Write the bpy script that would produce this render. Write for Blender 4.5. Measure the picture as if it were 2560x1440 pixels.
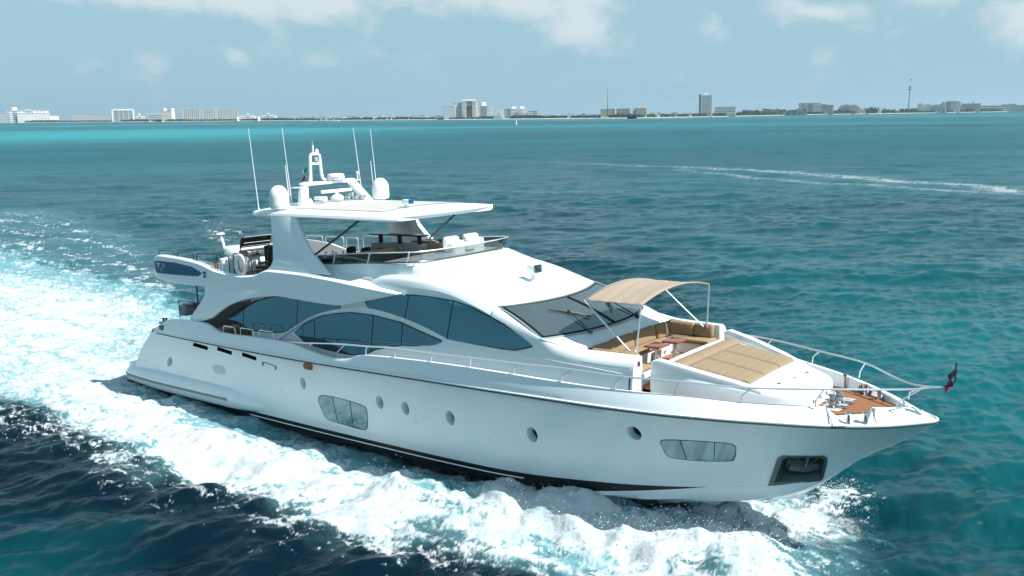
import bpy, bmesh, math, random
import numpy as np
from mathutils import Vector, Matrix
from mathutils.geometry import delaunay_2d_cdt
random.seed(7); rng = np.random.default_rng(11)
C = bpy.context.scene.collection
for o in list(bpy.data.objects): bpy.data.objects.remove(o)
R_ = math.radians
# ---------------------------------------------------------------- camera, sky, sun, exposure
F = 2300.0; HZ = 287.0; TILT = 0.0117; CAMH = 11.063
PITCH = math.atan((720-HZ)/F)
cam_d = bpy.data.cameras.new('camera'); cam = bpy.data.objects.new('camera', cam_d); C.objects.link(cam)
cam_d.sensor_width = 36; cam_d.lens = F/2560*36; cam_d.clip_start = .5; cam_d.clip_end = 60000
cam.matrix_world = Matrix.Translation((0, 0, CAMH)) @ Matrix.Rotation(math.pi/2-PITCH, 4, 'X') @ Matrix.Rotation(-TILT, 4, 'Z')
bpy.context.scene.camera = cam
SUN_EL, SUN_AZ = R_(52), R_(115)          # azimuth clockwise from +Y
sun_d = bpy.data.lights.new('sun', 'SUN'); sun = bpy.data.objects.new('sun', sun_d); C.objects.link(sun)
sun_d.energy = 4.8; sun_d.angle = R_(.53); sun_d.color = (1, .975, .94)
sv = Vector((math.sin(SUN_AZ)*math.cos(SUN_EL), math.cos(SUN_AZ)*math.cos(SUN_EL), math.sin(SUN_EL)))
sun.rotation_euler = sv.to_track_quat('Z', 'Y').to_euler()
world = bpy.data.worlds.new('World'); bpy.context.scene.world = world; world.use_nodes = True
wt = world.node_tree; wn = wt.nodes; wl = wt.links
for n in list(wn): wn.remove(n)
def WN(t, **k):
    n = wn.new(t)
    for a, b in k.items(): setattr(n, a, b)
    return n
sky = WN('ShaderNodeTexSky', sky_type='NISHITA', sun_disc=False, sun_elevation=SUN_EL, sun_rotation=SUN_AZ, altitude=0, air_density=1.0, dust_density=.35, ozone_density=1.0)
tint = WN('ShaderNodeMix', data_type='RGBA', blend_type='MULTIPLY'); tint.inputs[0].default_value = 1
tint.inputs[7].default_value = (.98, 1.06, .88, 1)
wl.new(sky.outputs[0], tint.inputs[6])
# clouds: a noise over the sky plane (direction / height)
tc = WN('ShaderNodeTexCoord'); sp = WN('ShaderNodeSeparateXYZ'); wl.new(tc.outputs['Generated'], sp.inputs[0])
def M(op, a, b=None, nd=WN, ln=wl, c=None):
    n = nd('ShaderNodeMath', operation=op)
    for i, v in enumerate((a, b, c)):
        if v is None: continue
        if isinstance(v, (int, float)): n.inputs[i].default_value = v
        else: ln.new(v, n.inputs[i])
    return n.outputs[0]
zz = M('ADD', M('MAXIMUM', sp.outputs[2], 0.0), .055)
cx = M('DIVIDE', sp.outputs[0], zz); cy = M('DIVIDE', sp.outputs[1], zz)
cmb = WN('ShaderNodeCombineXYZ'); wl.new(cx, cmb.inputs[0]); wl.new(cy, cmb.inputs[1])
def cloud(scale, seed, lo, hi, det=7):
    mp = WN('ShaderNodeMapping'); mp.inputs[1].default_value = (seed, seed*1.7, 0); wl.new(cmb.outputs[0], mp.inputs[0])
    nz = WN('ShaderNodeTexNoise'); nz.inputs['Scale'].default_value = scale; nz.inputs['Detail'].default_value = det; nz.inputs['Roughness'].default_value = .58
    wl.new(mp.outputs[0], nz.inputs['Vector'])
    mr = WN('ShaderNodeMapRange', interpolation_type='SMOOTHSTEP'); mr.inputs[1].default_value = lo; mr.inputs[2].default_value = hi
    wl.new(nz.outputs[0], mr.inputs[0]); return mr.outputs[0]
c1 = cloud(.62, 3.1, .53, .74); c2 = cloud(1.7, 9.4, .56, .8)
# cloud banks where the photograph has them: (azimuth, elevation) lobes that bias the noise
az_ = M('ARCTAN2', sp.outputs[0], sp.outputs[1]); el_ = M('ARCSINE', sp.outputs[2])
bias = None
for (bx_, by_, wx_, wy_, s_) in ((620, 15, 330, 45, 1.0), (800, 40, 110, 35, .5), (250, 5, 200, 18, .4), (1200, 10, 260, 45, .6), (1440, 90, 120, 75, .95), (1330, 20, 150, 40, .5), (1960, 40, 130, 45, .7), (2060, 40, 70, 30, .5), (2500, 40, 90, 60, .95), (2220, 90, 70, 25, .5), (2300, 10, 100, 20, .5), (2540, 100, 50, 30, .4), (400, 175, 45, 35, .55), (620, 150, 40, 25, .5), (770, 140, 110, 40, .45), (240, 175, 35, 20, .4), (1090, 150, 60, 45, .45), (1690, 190, 50, 35, .45), (1780, 90, 45, 45, .35), (2230, 150, 40, 30, .35), (2040, 160, 50, 40, .35), (160, 70, 40, 35, .3), (950, 80, 50, 30, .25), (2510, 155, 35, 15, .35)):
    a0 = math.atan((bx_-1280)/2300); e0 = math.atan((287-.0117*(bx_-1280)-by_)/2300*math.cos(a0))
    u = M('DIVIDE', M('SUBTRACT', az_, a0), wx_/2300); v = M('DIVIDE', M('SUBTRACT', el_, e0), wy_/2300)
    g = M('MULTIPLY', M('EXPONENT', M('MULTIPLY', M('ADD', M('MULTIPLY', u, u), M('MULTIPLY', v, v)), -1.0)), s_)
    bias = g if bias is None else M('ADD', bias, g)
cv = WN('ShaderNodeCombineXYZ'); wl.new(az_, cv.inputs[0]); wl.new(M('MULTIPLY', el_, 1.5), cv.inputs[1])
nzc = WN('ShaderNodeTexNoise'); nzc.inputs['Scale'].default_value = 17; nzc.inputs['Detail'].default_value = 9; nzc.inputs['Roughness'].default_value = .62; nzc.inputs['Distortion'].default_value = .4; wl.new(cv.outputs[0], nzc.inputs['Vector'])
nzb = WN('ShaderNodeTexNoise'); nzb.inputs['Scale'].default_value = 5; nzb.inputs['Detail'].default_value = 4; wl.new(cv.outputs[0], nzb.inputs['Vector'])
cs = M('ADD', M('MULTIPLY', M('SUBTRACT', nzc.outputs[0], .5), 1.9), M('SUBTRACT', M('MULTIPLY', M('MINIMUM', bias, 1.1), .80), .16)); cs = M('ADD', cs, M('MULTIPLY', M('SUBTRACT', nzb.outputs[0], .5), .5))
mrc = WN('ShaderNodeMapRange', interpolation_type='SMOOTHSTEP'); mrc.inputs[1].default_value = 0; mrc.inputs[2].default_value = .75; wl.new(cs, mrc.inputs[0])
cl = M('ADD', M('MULTIPLY', mrc.outputs[0], .80), M('MULTIPLY', M('MULTIPLY', c1, M('GREATER_THAN', el_, .2)), .4))
hzf = WN('ShaderNodeMapRange', interpolation_type='SMOOTHSTEP'); hzf.inputs[1].default_value = -.02; hzf.inputs[2].default_value = .45; hzf.inputs[3].default_value = .96; hzf.inputs[4].default_value = .35
wl.new(sp.outputs[2], hzf.inputs[0]); hm_ = WN('ShaderNodeMix', data_type='RGBA'); wl.new(hzf.outputs[0], hm_.inputs[0]); wl.new(tint.outputs[2], hm_.inputs[6]); hm_.inputs[7].default_value = (2.25, 3.8, 4.6, 1)
cm = WN('ShaderNodeMix', data_type='RGBA'); wl.new(cl, cm.inputs[0]); wl.new(hm_.outputs[2], cm.inputs[6]); cm.inputs[7].default_value = (5.4, 5.8, 6.0, 1)
bg = WN('ShaderNodeBackground'); bg.inputs[1].default_value = .095; wl.new(cm.outputs[2], bg.inputs[0])
wo = WN('ShaderNodeOutputWorld'); wl.new(bg.outputs[0], wo.inputs[0])
bpy.context.scene.cycles.caustics_reflective = False; bpy.context.scene.cycles.caustics_refractive = False
vs = bpy.context.scene.view_settings
vs.view_transform = 'Standard'; vs.look = 'None'; vs.gamma = 1; vs.exposure = 0.6; vs.use_curve_mapping = False
# ---------------------------------------------------------------- pose of the yacht, sight lines
BX, BY, YAW, TRIM, ROLL = -14.863, 40.657, R_(-38.706), R_(2.286), R_(-.318)
MB4 = Matrix.Translation((BX, BY, 0)) @ Matrix.Rotation(YAW, 4, 'Z') @ Matrix.Rotation(-TRIM, 4, 'Y') @ Matrix.Rotation(ROLL, 4, 'X')
RB = np.array(MB4.to_3x3()); TB = np.array([BX, BY, 0.])
_f = np.array([0, math.cos(PITCH), -math.sin(PITCH)]); _u = np.array([0, math.sin(PITCH), math.cos(PITCH)]); _r = np.array([1., 0, 0])
def ray(px, py):
    a, b = px-1280, py-720; c, s = math.cos(TILT), math.sin(TILT)
    return np.array([0, 0, CAMH]), _f*F + _r*(c*a-s*b) - _u*(s*a+c*b)
def un(px, py, x=None, y=None, z=None):
    "surveyed point of the photograph -> yacht coordinates on the plane x, y or z = const"
    o, d = ray(px, py); ob = RB.T@(o-TB); db = RB.T@d
    i, v = (0, x) if x is not None else (1, y) if y is not None else (2, z)
    return ob+db*(v-ob[i])/db[i]
def wat(px, py, wz=0.):
    o, d = ray(px, py); return (o+d*(wz-o[2])/d[2])
def solve(px, py, fy, y0=-2.8):
    y = y0
    for _ in range(40):
        a = un(px, py, y=y); y = .5*y-.5*fy(a[0], a[2])
    return a
# ---------------------------------------------------------------- materials
MATS = {}; HAZE_D = 5.0e-5
def mat(name, col, rough=.5, metal=0, coat=0, ior=1.45, spec=.5, alpha=1, trans=0, emit=0):
    m = bpy.data.materials.new(name); m.use_nodes = True; b = m.node_tree.nodes['Principled BSDF']
    b.inputs['Base Color'].default_value = (*col, 1); b.inputs['Roughness'].default_value = rough
    b.inputs['Metallic'].default_value = metal; b.inputs['Coat Weight'].default_value = coat; b.inputs['Coat Roughness'].default_value = .12
    b.inputs['IOR'].default_value = ior; b.inputs['Specular IOR Level'].default_value = spec
    b.inputs['Alpha'].default_value = alpha; b.inputs['Transmission Weight'].default_value = trans
    MATS[name] = m; return m
def nd(m, t, **k):
    n = m.node_tree.nodes.new(t)
    for a, b in k.items(): setattr(n, a, b)
    return n
def vary(m, amt=.06, scale=1.5, bump=0, bscale=20, stretch=(1, 1, 1), rough=0):
    "slight procedural variation of colour / relief"
    nt = m.node_tree; b = nt.nodes['Principled BSDF']; col = tuple(b.inputs['Base Color'].default_value)
    tcn = nd(m, 'ShaderNodeTexCoord'); mp = nd(m, 'ShaderNodeMapping'); mp.inputs[3].default_value = stretch; nt.links.new(tcn.outputs['Object'], mp.inputs[0])
    nz = nd(m, 'ShaderNodeTexNoise'); nz.inputs['Scale'].default_value = scale; nz.inputs['Detail'].default_value = 5; nt.links.new(mp.outputs[0], nz.inputs['Vector'])
    rp = nd(m, 'ShaderNodeMix', data_type='RGBA'); nt.links.new(nz.outputs[0], rp.inputs[0])
    rp.inputs[6].default_value = tuple(c*(1-amt) for c in col[:3])+(1,); rp.inputs[7].default_value = tuple(min(1, c*(1+amt)) for c in col[:3])+(1,)
    nt.links.new(rp.outputs[2], b.inputs['Base Color'])
    if bump:
        n2 = nd(m, 'ShaderNodeTexNoise'); n2.inputs['Scale'].default_value = bscale; n2.inputs['Detail'].default_value = 4; nt.links.new(mp.outputs[0], n2.inputs['Vector'])
        bp = nd(m, 'ShaderNodeBump'); bp.inputs['Strength'].default_value = bump; bp.inputs['Distance'].default_value = .02
        nt.links.new(n2.outputs[0], bp.inputs['Height']); nt.links.new(bp.outputs[0], b.inputs['Normal'])
    if rough:
        mr = nd(m, 'ShaderNodeMapRange'); mr.inputs[3].default_value = b.inputs['Roughness'].default_value; mr.inputs[4].default_value = b.inputs['Roughness'].default_value+rough
        nt.links.new(nz.outputs[0], mr.inputs[0]); nt.links.new(mr.outputs[0], b.inputs['Roughness'])
    return m
GEL = vary(mat('white_gelcoat', (.80, .86, .875), .24, coat=.35), .012, .8, rough=.05)
DECKW = vary(mat('white_nonskid', (.76, .79, .79), .55), .03, 3, bump=.1, bscale=120)
PANEL = vary(mat('sunroof_cream', (.53, .515, .475), .5), .03, 2)
STEEL = mat('polished_steel', (.78, .79, .80), .30, metal=.7)
CHROME = mat('chrome', (.50, .51, .53), .14, metal=1)
STEELD = mat('dark_steel', (.10, .11, .12), .25, metal=.8)
BLACK = mat('black_antifouling', (.006, .007, .009), .4)
DARK = mat('matt_black', (.012, .012, .013), .5)
RUBR = mat('rub_rail_rubber', (.03, .045, .05), .4)
NAVY = mat('navy_panel', (.004, .075, .165), .3, coat=.2)
CHAR = mat('letter_silver', (.55, .60, .64), .35)
TAN = vary(mat('tan_fabric', (.31, .22, .125), .9), .10, 6, bump=.35, bscale=60)
TANL = vary(mat('tan_sunpad_fabric', (.27, .205, .130), .9), .05, 5, bump=.3, bscale=70)
AWN = vary(mat('awning_canvas', (.35, .285, .218), .9), .05, 3, bump=.25, bscale=5, stretch=(.6, 3, 1))
VARN = vary(mat('varnished_wood', (.26, .07, .03), .15, coat=.7), .35, 7, stretch=(1, 9, 1))
DWOOD = vary(mat('dark_counter_top', (.03, .015, .012), .2, coat=.4), .3, 6)
GREYP = vary(mat('grey_bar_panel', (.33, .34, .35), .4), .06, 3)
RED = mat('red_cloth', (.42, .02, .05), .8); GRN = mat('green_cloth', (.01, .17, .10), .8); WHC = mat('white_cloth', (.75, .75, .73), .8)
PURP = mat('purple_sticker', (.07, .02, .14), .4)
GLASS = mat('tinted_window_glass', (.16, .28, .345), .025, metal=.92)
vary(GLASS, .10, .5)
HGL = vary(mat('hull_window_glass', (.15, .24, .27), .10, metal=.9), .05, 1.6, bump=.03, bscale=1.2)
WSG = vary(mat('windshield_glass', (.20, .255, .26), .05, metal=.75), .12, .7)
DGL = mat('deflector_glass', (.012, .035, .035), .03, alpha=.74)
# teak: narrow planks with dark caulking
TEAK = mat('teak_planks', (.42, .185, .075), .55)
nt = TEAK.node_tree; b = nt.nodes['Principled BSDF']; t_ = nd(TEAK, 'ShaderNodeTexCoord'); s_ = nd(TEAK, 'ShaderNodeSeparateXYZ'); nt.links.new(t_.outputs['Object'], s_.inputs[0])
tm = lambda op, a, bb=None: M(op, a, bb, nd=lambda t, **k: nd(TEAK, t, **k), ln=nt.links)
fr = tm('FRACT', tm('MULTIPLY', s_.outputs[1], 1/.06)); seam = tm('LESS_THAN', fr, .09)
mp = nd(TEAK, 'ShaderNodeMapping'); mp.inputs[3].default_value = (1.2, 22, 1); nt.links.new(t_.outputs['Object'], mp.inputs[0])
nz = nd(TEAK, 'ShaderNodeTexNoise'); nz.inputs['Scale'].default_value = 2.5; nz.inputs['Detail'].default_value = 4; nt.links.new(mp.outputs[0], nz.inputs['Vector'])
mx = nd(TEAK, 'ShaderNodeMix', data_type='RGBA'); nt.links.new(nz.outputs[0], mx.inputs[0]); mx.inputs[6].default_value = (.21, .080, .028, 1); mx.inputs[7].default_value = (.38, .165, .070, 1)
mx2 = nd(TEAK, 'ShaderNodeMix', data_type='RGBA'); nt.links.new(seam, mx2.inputs[0]); nt.links.new(mx.outputs[2], mx2.inputs[6]); mx2.inputs[7].default_value = (.10, .05, .03, 1)
nt.links.new(mx2.outputs[2], b.inputs['Base Color'])
# ---------------------------------------------------------------- mesh helpers
def interp(xs, ys):
    "monotone cubic through the given stations"
    xs = np.array(xs, float); ys = np.array(ys, float); h = np.diff(xs); d = np.diff(ys)/h; m = np.zeros(len(xs))
    for i in range(1, len(xs)-1):
        if d[i-1]*d[i] > 0: w1 = 2*h[i]+h[i-1]; w2 = h[i]+2*h[i-1]; m[i] = (w1+w2)/(w1/d[i-1]+w2/d[i])
    m[0], m[-1] = d[0], d[-1]
    def f(x):
        x = np.clip(np.asarray(x, float), xs[0], xs[-1]); i = np.clip(np.searchsorted(xs, x)-1, 0, len(h)-1)
        t = (x-xs[i])/h[i]; t2 = t*t; t3 = t2*t
        return (2*t3-3*t2+1)*ys[i]+(t3-2*t2+t)*h[i]*m[i]+(-2*t3+3*t2)*ys[i+1]+(t3-t2)*h[i]*m[i+1]
    return f
class MB:
    def __init__(s): s.v = []; s.f = []
    def add(s, vs, fs):
        o = len(s.v); s.v += [tuple(float(c) for c in v) for v in vs]; s.f += [tuple(i+o for i in f) for f in fs]; return s
    def grid(s, rows, close=False, flip=False):
        n = len(rows[0]); vs = [p for r in rows for p in r]; fs = []
        for i in range(len(rows)-1):
            for j in range(n-1 if not close else n):
                a, b, c, d = i*n+j, i*n+(j+1) % n, (i+1)*n+(j+1) % n, (i+1)*n+j
                fs.append((a, d, c, b) if flip else (a, b, c, d))
        return s.add(vs, fs)
    def box(s, c, sz, rz=0, tx=1, ty=1, M4=None):
        c0, s0 = math.cos(rz), math.sin(rz); vs = []
        for k in (0, 1):
            fx, fy = (tx, ty) if k else (1, 1)
            for i, j in ((-1, -1), (1, -1), (1, 1), (-1, 1)):
                x, y = i*sz[0]/2*fx, j*sz[1]/2*fy; vs.append((c[0]+x*c0-y*s0, c[1]+x*s0+y*c0, c[2]+(k-.5)*sz[2]))
        if M4: vs = [tuple(M4@Vector(v)) for v in vs]
        return s.add(vs, [(3, 2, 1, 0), (4, 5, 6, 7), (0, 1, 5, 4), (1, 2, 6, 5), (2, 3, 7, 6), (3, 0, 4, 7)])
    def tube(s, pts, r, n=8, cap=True):
        P = [Vector(p) for p in pts]; rr = r if hasattr(r, '__len__') else [r]*len(P); rows = []; up = None
        for i, p in enumerate(P):
            t = (P[min(i+1, len(P)-1)]-P[max(i-1, 0)]).normalized()
            if up is None: up = Vector((0, 0, 1)) if abs(t.z) < .9 else Vector((1, 0, 0))
            a = t.cross(up); 
            if a.length < 1e-4: a = t.orthogonal()
            a.normalize(); b = a.cross(t).normalized(); up = b
            rows.append([tuple(p+a*math.cos(k*2*math.pi/n)*rr[i]+b*math.sin(k*2*math.pi/n)*rr[i]) for k in range(n)])
        o = len(s.v); s.grid(rows, close=True)
        if cap: s.f.append(tuple(o+k for k in range(n))[::-1]); s.f.append(tuple(o+(len(P)-1)*n+k for k in range(n)))
        return s
    def lathe(s, prof, c=(0, 0, 0), n=24, M4=None):
        rows = []
        for r, z in prof:
            rr = [(c[0]+r*math.cos(k*2*math.pi/n), c[1]+r*math.sin(k*2*math.pi/n), c[2]+z) for k in range(n)]
            if M4: rr = [tuple(M4@Vector(p)) for p in rr]
            rows.append(rr)
        return s.grid(rows, close=True)
    def prism(s, poly, w0, w1, axis='y'):
        "poly: 2D outline, extruded along axis from w0 to w1 (w may be a function of the outline point)"
        n = len(poly); g = lambda w, p: w(*p) if callable(w) else w
        def P(p, w): return (p[0], w, p[1]) if axis == 'y' else (w, p[0], p[1]) if axis == 'x' else (p[0], p[1], w)
        vs = [P(p, g(w0, p)) for p in poly]+[P(p, g(w1, p)) for p in poly]
        fs = [tuple(range(n))[::-1], tuple(range(n, 2*n))]+[(i, (i+1) % n, n+(i+1) % n, n+i) for i in range(n)]
        return s.add(vs, fs)
    def rbox(s, c, sz, r=.05, seg=3, rz=0, M4=None):
        bm = bmesh.new(); bmesh.ops.create_cube(bm, size=1)
        for v in bm.verts: v.co = Vector((v.co.x*sz[0], v.co.y*sz[1], v.co.z*sz[2]))
        bmesh.ops.bevel(bm, geom=list(bm.edges), offset=min(r, min(sz)*.49), segments=seg, affect='EDGES', profile=.5)
        X = (M4 or Matrix.Identity(4)) @ Matrix.Translation(c) @ Matrix.Rotation(rz, 4, 'Z')
        bm.verts.index_update(); vs = [tuple(X@v.co) for v in bm.verts]; fs = [tuple(v.index for v in f.verts) for f in bm.faces]; bm.free()
        return s.add(vs, fs)
    def mirror(s):
        n = len(s.v); s.v += [(x, -y, z) for x, y, z in s.v]; s.f += [tuple(i+n for i in f)[::-1] for f in s.f]; return s
    def mirrored(s):
        m = MB(); m.v = [(x, -y, z) for x, y, z in s.v]; m.f = [f[::-1] for f in s.f]; return m
    def build(s, name, mt, parent=None, sharp=35, recalc=True, bevel=0, smooth=True, weld=1e-4):
        me = bpy.data.meshes.new(name); me.from_pydata(s.v, [], s.f); bm = bmesh.new(); bm.from_mesh(me)
        if weld: bmesh.ops.remove_doubles(bm, verts=bm.verts, dist=weld)
        if recalc: bmesh.ops.recalc_face_normals(bm, faces=bm.faces)
        if bevel:
            es = [e for e in bm.edges if len(e.link_faces) == 2 and e.calc_face_angle(0) > R_(40)]
            bmesh.ops.bevel(bm, geom=es, offset=bevel, segments=2, affect='EDGES', profile=.5, clamp_overlap=True)
        for f in bm.faces: f.smooth = smooth
        for e in bm.edges:
            if len(e.link_faces) == 2: e.smooth = e.calc_face_angle(0) < R_(sharp)
        bm.to_mesh(me); bm.free()
        for mm in (mt if isinstance(mt, (list, tuple)) else [mt]): me.materials.append(mm)
        o = bpy.data.objects.new(name, me); C.objects.link(o)
        if parent: o.parent = parent
        return o
def tag(o, label=None, cat=None, group=None, kind=None):
    if label: o['label'] = label
    if cat: o['category'] = cat
    if group: o['group'] = group
    if kind: o['kind'] = kind
    return o
def thing(name, label, cat, M4=None, group=None):
    o = bpy.data.objects.new(name, None); C.objects.link(o); o.empty_display_size = .3
    if M4 is not None: o.matrix_world = M4
    return tag(o, label, cat, group)
def onboat(name, label, cat, loc, rz=0, group=None):
    return thing(name, label, cat, MB4 @ Matrix.Translation(loc) @ Matrix.Rotation(rz, 4, 'Z'), group)
def text_mesh(txt, name, mt, size, M4, parent, extr=.004, shear=0):
    cu = bpy.data.curves.new(name, 'FONT'); cu.body = txt; cu.size = size; cu.extrude = extr; cu.align_x = 'CENTER'; cu.align_y = 'CENTER'; cu.shear = shear
    t = bpy.data.objects.new('tmp', cu); C.objects.link(t); bpy.context.view_layer.update()
    me = bpy.data.meshes.new_from_object(t); bpy.data.objects.remove(t); me.transform(M4); me.materials.clear(); me.materials.append(mt)
    o = bpy.data.objects.new(name, me); C.objects.link(o); o.parent = parent; return o
def smoothpts(P, k=6, closed=False):
    "Catmull-Rom through points"
    P = [np.array(p, float) for p in P]; n = len(P); out = []
    rng_ = range(n if closed else n-1)
    for i in rng_:
        a, b, c, d = (P[(i-1) % n], P[i], P[(i+1) % n], P[(i+2) % n]) if closed else (P[max(i-1, 0)], P[i], P[i+1], P[min(i+2, n-1)])
        for t in np.arange(k)/k:
            out.append(.5*((2*b)+(-a+c)*t+(2*a-5*b+4*c-d)*t*t+(-a+3*b-3*c+d)*t**3))
    if not closed: out.append(P[-1])
    return out
# ================================================================ THE YACHT
yacht = thing('motor_yacht', 'large white three-deck motor yacht running at speed, bow towards the right', 'yacht', MB4)
Y = yacht
# ---- hull lines (metres from the stern platform, half-breadths to starboard)
rubY = interp([0, 3.2, 6, 10, 16, 20, 24, 26, 27.5, 29, 30, 31, 31.5, 31.8, 31.95, 32], [3.1, 3.28, 3.42, 3.5, 3.5, 3.48, 3.38, 3.2, 2.85, 2.25, 1.70, 1.00, .58, .30, .13, 0.0])
rubZ = interp([0, 3.2, 11.7, 19.2, 23.5, 26.8, 28.6, 30.2, 31, 32], [2.47, 2.47, 2.47, 2.56, 2.61, 2.63, 2.60, 2.53, 2.51, 2.55])
chY = interp([0, 4, 10, 18, 20.2, 22, 24.2, 26.3, 27.2, 28.3, 29.4, 29.9, 32], [2.98, 3.12, 3.19, 3.12, 3.05, 2.95, 2.63, 2.05, 1.66, 1.12, .45, .02, .0])
chZ = interp([0, 8.6, 13.2, 20.2, 24.2, 26.3, 27.2, 28.3, 29.4, 29.9, 30.2, 31.16, 32], [.12, .11, .10, .12, .29, .41, .47, .55, .75, 1.0, 1.30, 1.92, 2.5])
kZ = interp([0, 16, 20, 24, 26, 27.2, 28, 28.6, 29.5, 30.2, 31.16, 32], [-.9, -1.2, -1.25, -1.05, -.75, -.45, -.22, -.04, .65, 1.27, 1.9, 2.5])
capZ = interp([3.2, 3.8, 4.3, 5.5, 6.9, 7.3, 7.9, 8.4, 10, 12.1, 12.6, 13.2, 14.2, 15.0, 15.6, 16, 20.6, 25, 26.7, 28.1, 29.7, 31.2, 32], [2.6, 2.88, 3.08, 3.19, 3.22, 3.18, 2.99, 2.97, 3.02, 3.03, 2.97, 2.86, 2.76, 2.78, 2.97, 3.03, 3.15, 3.10, 3.10, 3.02, 2.95, 2.86, 2.80])
fp = interp([0, 18, 22, 25, 28, 30, 32], [.75, .75, .85, 1.05, 1.25, 1.2, 1.0])
def hy(x, z):
    zc, zr, yc, yr = float(chZ(x)), float(rubZ(x)), float(chY(x)), float(rubY(x))
    t = min(max((z-zc)/max(zr-zc, 1e-3), 0), 1)
    return yc+(yr-yc)*t**float(fp(x))
D_ = interp([-1.5, .1, .34, .72, 1.48, 2.1, 2.7, 4], [3.0, 2.9, 2.5, 1.97, 1.35, .62, .0, 0])
def shift(x, z):
    s = min(max((9-x)/5.8, 0), 1); s = s*s*(3-2*s); return float(D_(z))*s
def onhull(px, py): return solve(px, py, hy, -3.2)
# topsides with real openings: constrained triangulation in (x, z)
holes = []; ports = []
for px, py, rx, rz_ in ((460, 912, .17, .26), (757, 957, .17, .27), (949, 1006, .20, .27), (1013, 1021, .20, .27), (1125, 1045, .21, .28), (1330, 1087, .22, .28), (1585, 1083, .23, .25)):
    p = onhull(px, py); ports.append((p[0], p[2], rx, rz_))
    rx, rz_ = rx*.84, rz_*.84; ports[-1] = (p[0], p[2], rx, rz_)
    holes.append([(p[0]+rx*math.cos(a), p[2]+rz_*math.sin(a)) for a in np.linspace(0, 2*math.pi, 20, endpoint=False)])
vents = []
for (a, b) in (((487, 861), (523, 872)), ((543, 871), (580, 883)), ((604, 885), (641, 897))):
    p, q = onhull(*a), onhull(*b); vents.append((p, q)); h = .075
    holes.append([(p[0], p[2]-h), (q[0]-.06, q[2]-h), (q[0], q[2]-h*.3), (q[0], q[2]+h), (p[0]+.06, p[2]+h)])
ank_px = [(1950, 1147), (1962, 1141), (2056, 1141), (2066, 1146), (2065, 1160), (2056, 1196), (2048, 1200), (1928, 1211)]
ank = [onhull(*p) for p in ank_px]; holes.append([(p[0], p[2]) for p in ank])
def nearhole(x, z, d=.045):
    for h in holes:
        hx = [p[0] for p in h]; hz = [p[1] for p in h]
        if min(hx)-d < x < max(hx)+d and min(hz)-d < z < max(hz)+d: return True
    return False
def inpoly(x, z, h):
    c = False; n = len(h)
    for i in range(n):
        x1, z1 = h[i]; x2, z2 = h[(i+1) % n]
        if (z1 > z) != (z2 > z) and x < (x2-x1)*(z-z1)/(z2-z1)+x1: c = not c
    return c
XS = list(np.arange(3.2, 30, .3))+list(np.arange(30, 31.4, .15))+[31.4, 31.5, 31.6, 31.7, 31.78, 31.85, 31.9, 31.95, 31.98, 32]
V2 = []; E2 = []; TT = np.linspace(0, 1, 15)
bot = [(x, float(chZ(x))) for x in XS]; top = [(x, float(rubZ(x))) for x in XS]
for x in XS:
    zc, zr = float(chZ(x)), float(rubZ(x))
    if zr-zc < .06: continue
    for t in TT[1:-1]:
        z = zc+(zr-zc)*t
        if not nearhole(x, z): V2.append((x, z))
outer = bot+top[::-1][1:] if abs(bot[-1][1]-top[-1][1]) < .01 else bot+top[::-1]
o0 = len(V2); V2 += outer; E2 += [(o0+i, o0+(i+1) % len(outer)) for i in range(len(outer))]
for h in holes:
    o0 = len(V2); V2 += h; E2 += [(o0+i, o0+(i+1) % len(h)) for i in range(len(h))]
rv, re_, rf, _, _, _ = delaunay_2d_cdt([Vector(v) for v in V2], E2, [], 0, 1e-5)
hull = MB(); tri = []
for f in rf:
    cx_ = sum(rv[i].x for i in f)/len(f); cz_ = sum(rv[i].y for i in f)/len(f)
    if cz_ < float(chZ(cx_))-.003 or cz_ > float(rubZ(cx_))+.003 or any(inpoly(cx_, cz_, h) for h in holes): continue
    tri.append(tuple(f))
hull.add([(v.x-shift(v.x, v.y), -hy(v.x, v.y), v.y) for v in rv], tri)
# bulwark: rub rail up to the cap, cap, inner face
def rubP(x): return np.array([x, -float(rubY(x))])
def inward(x):
    e = .02; a, b = rubP(max(x-e, 0)), rubP(min(x+e, 32)); t = (b-a)/np.linalg.norm(b-a); return np.array([-t[1], t[0]])
capd1 = interp([3.2, 20, 24, 27, 29, 32], [.06, .10, .16, .26, .32, .38]); capw = interp([3.2, 24, 29, 31, 32], [.13, .13, .12, .14, .22])
def capP(x, k):   # k 0 = at the rub rail, 1 = outer edge of the cap, 2 = inner edge, 3 = foot inside
    n = inward(x); p = rubP(x); d1 = float(capd1(x)); d2 = d1+float(capw(x)); zr, zc = float(rubZ(x)), float(capZ(x))
    if k == 0: q = p; z = zr
    elif k == 1: q = p+n*d1; z = zc-.02
    elif k == 1.5: q = p+n*(d1+d2)/2; z = zc
    elif k == 2: q = p+n*d2; z = zc-.015
    else: q = p+n*(d2+.03); z = DZ(x)
    return (q[0], min(q[1], 0), z)
DZ = interp([3, 20, 26, 28.3, 29.6, 31, 32], [2.30, 2.36, 2.45, 2.50, 2.63, 2.70, 2.72])
XB = [x for x in XS]
gap = (30.02, 30.95)
def rowsB(ks, xs): return [[capP(x, k) for k in ks] for x in xs]
xsA = [x for x in XB if x < gap[0]]+[gap[0]]; xsC = [gap[1]]+[x for x in XB if x > gap[1]]
bul = MB()
for xs in (xsA, xsC):
    rows = []
    for x in xs:
        n0, n1 = np.array(capP(x, 0)), np.array(capP(x, 1)); bulge = np.array([0, 0, 0])
        rows.append([tuple(n0), tuple(n0*.6+n1*.4+np.array([0, -.02, .02])), tuple(n1), capP(x, 1.5), capP(x, 2), capP(x, 3)])
    bul.grid(rows)
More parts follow.
